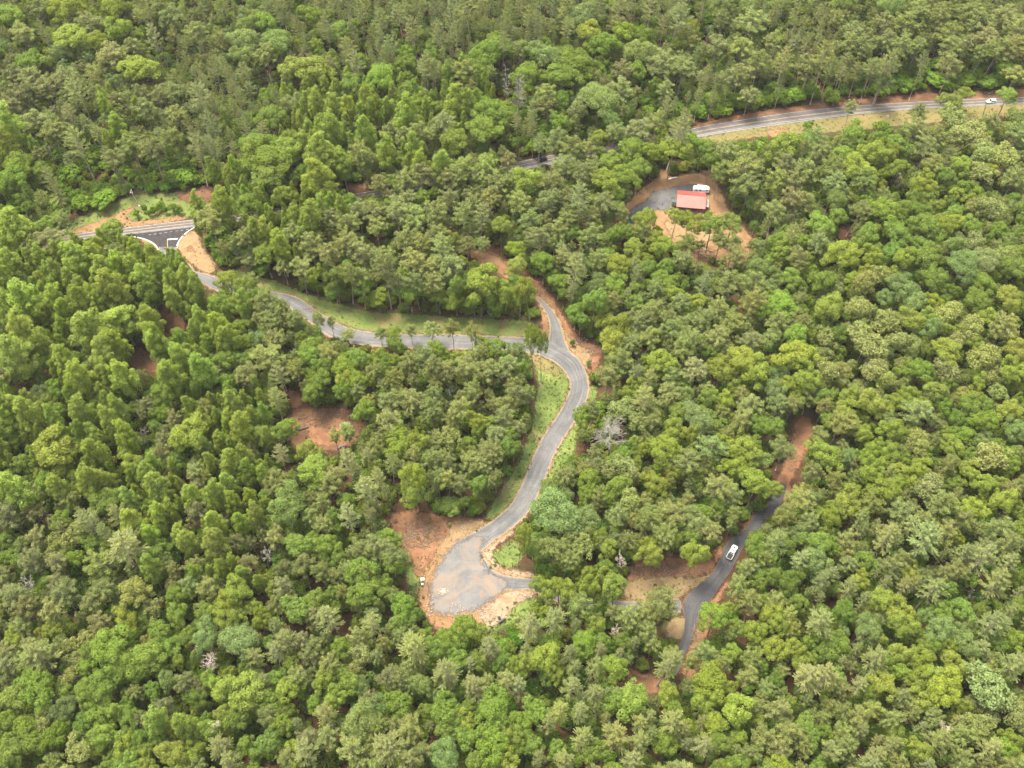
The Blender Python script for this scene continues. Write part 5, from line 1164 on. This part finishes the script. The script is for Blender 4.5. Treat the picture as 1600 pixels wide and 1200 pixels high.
for x in (Lh / 2 - 3.2, Lh / 2 + .8): MB().box((x, -2.7, .95), (.1, .1, .9)).build('rail_post', M_WOOD, hs)
MB().box((Lh / 2 - 1.2, -2.7, 1.4), (4.1, .08, .08)).build('rail', M_WOOD, hs)
MB().box((-Lh / 2 - .9, 3.2, .9), (1.7, 2.0, 1.8), taper=(.9, .9)).build('lean_to', M_WALL, hs)
MB().box((-Lh / 2 - .95, 3.2, 1.86), (2.0, 2.3, .1)).build('lean_to_roof', M_TRIM, hs)

p, a = heading((1085, 299.5), (1104, 300.5))
ct = empty('camper_trailer', (*ground(1094.5, 300), float(terrain(*ground(1094.5, 300))) + .15), a, 'white camper trailer parked close behind the red-roofed house', 'camper trailer')
MB().prism(outline(7.2, 2.2, .18, .18), .5, 2.6, .93, mid=(2.3, 1.0, .98)).build('body', M_WHITE, ct)
for x in (-2.2, -.4, 2.4):
    for s in (-1, 1): MB().box((x, s * 1.11, 1.75), (.9, .03, .55)).build('window', M_GLASS, ct)
d = MB().box((1.1, -1.11, 1.4), (.65, .03, 1.7)).build('door', M_LAMP, ct); MB().box((1.35, -1.135, 1.4), (.06, .03, .12)).build('handle', M_TRIM, d)
MB().box((-.8, 0, 2.68), (.8, .8, .18), taper=(.9, .9)).build('air_conditioner', M_WHITE, ct); MB().box((1.8, 0, 2.63), (.45, .45, .1)).build('roof_vent', M_LAMP, ct)
for s in (-1, 1): MB().tube([(-3.5, s * .5, .62), (-4.7, 0, .55)], .05, 5).build('tow_bar', M_TRIM, ct)
MB().tube([(-4.6, 0, 0), (-4.6, 0, .8)], .045, 6).build('jack', M_RIM, ct)
MB().box((0, 0, .5), (6.8, 2.2, .12)).build('chassis', M_TRIM, ct)
wheels(ct, (.2, -.65), 1.08, .34, .2)
p, a = heading((1090, 289.2), (1104, 291.6))
aw = empty('pipe_stack', (*ground(1097, 290.5), float(terrain(*ground(1097, 290.5))) + .1), a, 'long white pipe on low blocks behind the camper trailer', 'pipe')
MB().tube([(-2.3, 0, .35), (2.3, 0, .35)], .16, 8).build('pipe', M_WHITE, aw)
for x in (-1.6, 1.6): MB().box((x, 0, .1), (.3, .5, .22)).build('block', M_WOOD, aw)
aw.name = 'white_pipe'
p, a = heading((1045, 281), (1057, 277.6))
lg = empty('fallen_log', (*ground(1051, 279.5), float(terrain(*ground(1051, 279.5))) + .1), a, 'peeled pale log lying in the trees behind the house clearing', 'log')
MB().tube([(-2.4, 0, .3), (0, .08, .34), (2.3, 0, .28)], [.36, .3, .2], 8).build('stem', M_LOG, lg)
MB().tube([(-.6, .1, .45), (-.9, .7, 1.0)], [.1, .05], 5).build('branch_stub', M_LOG, lg)

p, a = heading((952, 355), (964, 355))
sh = empty('garden_shed', (*ground(957.5, 357), float(terrain(*ground(957.5, 357))) + .05), a, 'small red shed beside the yard drive, down the slope from the house', 'shed')
MB().box((0, 0, 1.1), (3.0, 2.4, 2.3)).build('wall', M_WALL, sh)
for s in (-1, 1):
    MB().add([(-1.7, s * 1.45, 2.15), (1.7, s * 1.45, 2.15), (1.7, 0, 3.05), (-1.7, 0, 3.05)] + [(-1.7, s * 1.45, 2.07), (1.7, s * 1.45, 2.07), (1.7, 0, 2.97), (-1.7, 0, 2.97)],
             [(0, 1, 2, 3), (7, 6, 5, 4), (0, 4, 5, 1), (1, 5, 6, 2), (3, 7, 4, 0)]).build('roof', flat('rust_red_roof', (.42, .14, .10), .6), sh)
for x in (-1.48, 1.48): MB().add([(x + d, y, z) for d in (-.05, .05) for y, z in ((-1.2, 2.2), (1.2, 2.2), (0, 2.95))], [(0, 1, 2), (5, 4, 3), (0, 3, 4, 1), (1, 4, 5, 2), (2, 5, 3, 0)]).build('gable', M_WALL, sh)
MB().box((0, -1.22, 1.0), (.9, .06, 1.8)).build('door', M_WOOD, sh)

# stump and brush left of felled trees in the yard
e = empty('tree_stump', (*ground(1096, 398), float(terrain(*ground(1096, 398)))), 0, 'dark stump with sawn roots in the clay below the red-roofed house', 'stump')
MB().tube([(0, 0, -.2), (0, 0, .7)], [.55, .4], 9).build('stem', M_PBARK, e)
for k in range(5): MB().tube([(.3 * cos(k * 1.26), .3 * sin(k * 1.26), .2), (1.1 * cos(k * 1.26), 1.1 * sin(k * 1.26), -.05)], [.14, .05], 5).build('root', M_PBARK, e)

# ------------------------------------------------------------------ utility pole and its wires
gp = ground(217.5, 322.5); gzp = float(terrain(*gp))
PH = min(np.arange(4, 20, .25), key=lambda h: abs(project(gp[0], gp[1], gzp + h)[1] - 298))
tl = (204 - float(project(gp[0], gp[1], gzp + PH)[0])) / 3.4
tl = max(-1.2, min(1.2, tl))
up_ = empty('utility_pole', (*gp, gzp), 0, 'bare wooden utility pole with a crossarm on the grassy bank above the junction', 'utility pole')
MB().tube([(0, 0, -.5), (tl, 0, PH)], [.19, .13], 8).build('pole', M_POLE, up_)
ca = MB().box((tl * .95, 0, PH - .45), (.12, 2.2, .14)).build('crossarm', M_POLE, up_)
for y in (-.95, 0, .95): MB().tube([(tl * .95, y, PH - .38), (tl * .95, y, PH - .12)], [.05, .08], 6).build('insulator', M_LAMP, ca)
MB().tube([(tl * .9 + .3, 0, PH - 1.6), (tl * .9 + .3, 0, PH - .8)], .22, 8).build('transformer', M_RIM, up_)
MB().box((.25, -.2, .35), (.5, .5, .7)).build('meter_box', M_LAMP, up_)
top = np.array([gp[0] + tl * .95, gp[1], gzp + PH - .1])
ends = [np.array([*ground(760, 268, 11), 0]), np.array([*ground(-40, 372, 11), 0])]
for q in ends:
    q[2] = float(terrain(q[0], q[1])) + 10.5
for q, lab in ((ends[0], 'thin sagging power line from the utility pole along the highway to the far trees'), (ends[1], 'thin sagging power line from the utility pole over the highway to the poplars')):
    pts = [top + (q - top) * t - np.array([0, 0, 9 * t * (1 - t) * min(1, np.linalg.norm(q - top) / 160)]) for t in np.linspace(0, 1, 24)]
    tag(MB().tube(pts, .035, 4).build('power_line', M_TRIM, None), lab, 'power line')

# ------------------------------------------------------------------ small things on the open ground
p, a = heading((779, 973), (788, 967))
cp = empty('drain_pipe', (*ground(784, 971), float(terrain(*ground(784, 971))) + .1), a, 'black ribbed pipe lying on the pale sand below the turnaround', 'drain pipe')
MB().tube([(-1.25, 0, .45), (1.25, 0, .45)], .45, 12).build('pipe', M_PIPE, cp)
for k in range(7): MB().tube([(-1.2 + k * .4, 0, .45), (-1.12 + k * .4, 0, .45)], .5, 12).build('rib', M_PIPE, cp)
g = ground(780, 966.5)
bn = empty('drum', (*g, float(terrain(*g)) + .1), .3, 'short black drum standing beside the ribbed pipe on the sand', 'drum')
MB().tube([(0, 0, 0), (0, 0, .85)], .42, 12).build('body', M_PIPE, bn); MB().tube([(0, 0, .85), (0, 0, .93)], .46, 12).build('lid', M_TRIM, bn)
for (px, py), s, lab in (((660.5, 907), .8, 'larger pale green utility cabinet at the rim of the turnaround'), ((660, 914), .5, 'smaller pale green utility cabinet at the rim of the turnaround')):
    g = ground(px, py); e = empty('utility_cabinet', (*g, float(terrain(*g)) + .08), .1, lab, 'utility cabinet', 'utility cabinets by the turnaround')
    MB().box((0, 0, .06), (1.7 * s, 1.5 * s, .14)).build('plinth', M_CONC, e)
    MB().box((0, .05 * s, .13 + .5 * s), (1.4 * s, 1.2 * s, 1.0 * s)).build('body', M_BOX, e)
    MB().box((0, .05 * s, .15 + 1.02 * s), (1.46 * s, 1.28 * s, .08)).build('lid', M_BOX, e)
    MB().box((0, -.57 * s, .15 + .5 * s), (1.2 * s, .04, .8 * s)).build('door', M_BOX, e)
for (p0, p1), lab in ((((458, 676), (482, 668)), 'grey roll of silt fence lying at the near corner of the square soil clearing'), (((527, 702), (540, 697)), 'short grey roll of silt fence among pines below the square soil clearing')):
    p, a = heading(p0, p1); q = ground(*p1); L = float(np.linalg.norm(q - p)); c = (p + q) / 2
    e = empty('fence_roll', (*c, float(terrain(*c)) + .1), a, lab, 'fence roll', 'rolls of silt fence')
    MB().tube([(-L / 2, 0, .3), (0, .2, .32), (L / 2, 0, .3)], .3, 8).build('fabric', M_FENCE, e)
    for k in range(3): MB().tube([(-L / 2 + L * (k + .5) / 3, -.6, .1), (-L / 2 + L * (k + .5) / 3 + .6, .6, .9)], .06, 5).build('stake', M_WOOD, e)
for px, py, lab in ((1385, 185, 'small white sign on the dry verge below the highway'), (739, 1008, 'small white sign among oaks below the turnaround')):
    g = ground(px, py); e = empty('small_sign', (*g, float(terrain(*g))), .15, lab, 'sign', 'small white signs')
    MB().box((0, 0, .75), (.08, .08, 1.6)).build('post', M_WOOD, e); MB().box((0, -.06, 1.35), (1.5, .05, .9)).build('panel', M_WHITE, e)
g = ground(1153, 186); e = empty('road_sign', (*g, float(terrain(*g))), 0, 'small orange sign at the foot of the red highway bank', 'sign')
MB().box((0, 0, .9), (.08, .08, 1.9)).build('post', M_WOOD, e); MB().add([(-.7, -.06, 1.5), (0, -.06, .8), (.7, -.06, 1.5), (0, -.06, 2.2), (-.7, -.02, 1.5), (0, -.02, .8), (.7, -.02, 1.5), (0, -.02, 2.2)], [(0, 1, 2, 3), (7, 6, 5, 4), (0, 4, 5, 1), (1, 5, 6, 2), (2, 6, 7, 3), (3, 7, 4, 0)]).build('panel', flat('orange_panel', (.75, .25, .06), .5), e)

# stones and dead wood strewn over the scraped ground
def strew(name, spots, mat, label, seed, sticks=False, up=.1):
    g = np.random.default_rng(seed); m = MB()
    for (px, py), rx, ry, n, s0, s1 in spots:
        for _ in range(n):
            a, r = g.uniform(0, 6.28), g.uniform(0, 1) ** .6
            x, y = ground(px + rx * r * cos(a), py + ry * r * sin(a)); z = float(terrain(x, y)) + up
            s = g.uniform(s0, s1)
            if sticks:
                b = g.uniform(0, 3.14); m.tube([(x - s * cos(b), y - s * sin(b), z + .05), (x, y, z + .12 * s), (x + s * cos(b), y + s * sin(b), z + .05)], [.05 + .02 * s, .07 + .02 * s, .03], 4, False)
            else: m.box((x, y, z + s * .2), (s, s * g.uniform(.6, 1), s * .6), g.uniform(0, 3), (g.uniform(.4, .8), g.uniform(.4, .8)))
    return tag(m.build(name, mat), label, kind='stuff')
strew('rubble', [((692, 925), 9, 6, 150, .15, .45), ((712, 950), 14, 8, 60, .15, .4), ((905, 532), 14, 6, 40, .2, .5), ((918, 560), 12, 14, 40, .2, .5), ((762, 958), 16, 14, 140, .12, .35), ((815, 930), 22, 6, 40, .2, .5), ((672, 945), 6, 20, 40, .2, .5), ((735, 825), 20, 10, 40, .2, .5)], M_STONE, 'pale stones and broken rubble strewn on the turnaround and banks', 5, up=.2)
strew('brush_debris', [((650, 835), 40, 22, 260, .4, 1.6), ((930, 548), 14, 8, 60, .4, 1.4), ((510, 655), 44, 16, 150, .4, 1.5), ((560, 485), 120, 4, 120, .4, 1.4), ((760, 495), 70, 5, 80, .4, 1.4), ((790, 760), 10, 26, 50, .4, 1.3), ((1040, 890), 60, 12, 140, .4, 1.5), ((1090, 1010), 10, 40, 80, .5, 1.7), ((1240, 700), 14, 40, 60, .4, 1.5), ((1095, 400), 30, 14, 60, .4, 1.3), ((225, 565), 25, 14, 50, .4, 1.3), ((850, 450), 18, 14, 40, .4, 1.2)], flat('dead_wood', (.13, .085, .055), .9, var=.4), 'twigs and dead wood strewn over scraped soil', 6, True)

# ------------------------------------------------------------------ the air
hz = MB().box((0, 330, 128), (1300, 1100, 360))
hm = bpy.data.materials.new('haze'); hm.use_nodes = True
hn = hm.node_tree; hn.nodes.remove(hn.nodes['Principled BSDF'])
pv_ = hn.nodes.new('ShaderNodeVolumePrincipled'); pv_.inputs['Color'].default_value = (.93, .95, .97, 1); pv_.inputs['Density'].default_value = .00003
hn.links.new(pv_.outputs[0], hn.nodes['Material Output'].inputs['Volume'])
tag(hz.build('haze', hm), 'thin summer haze', kind='stuff')
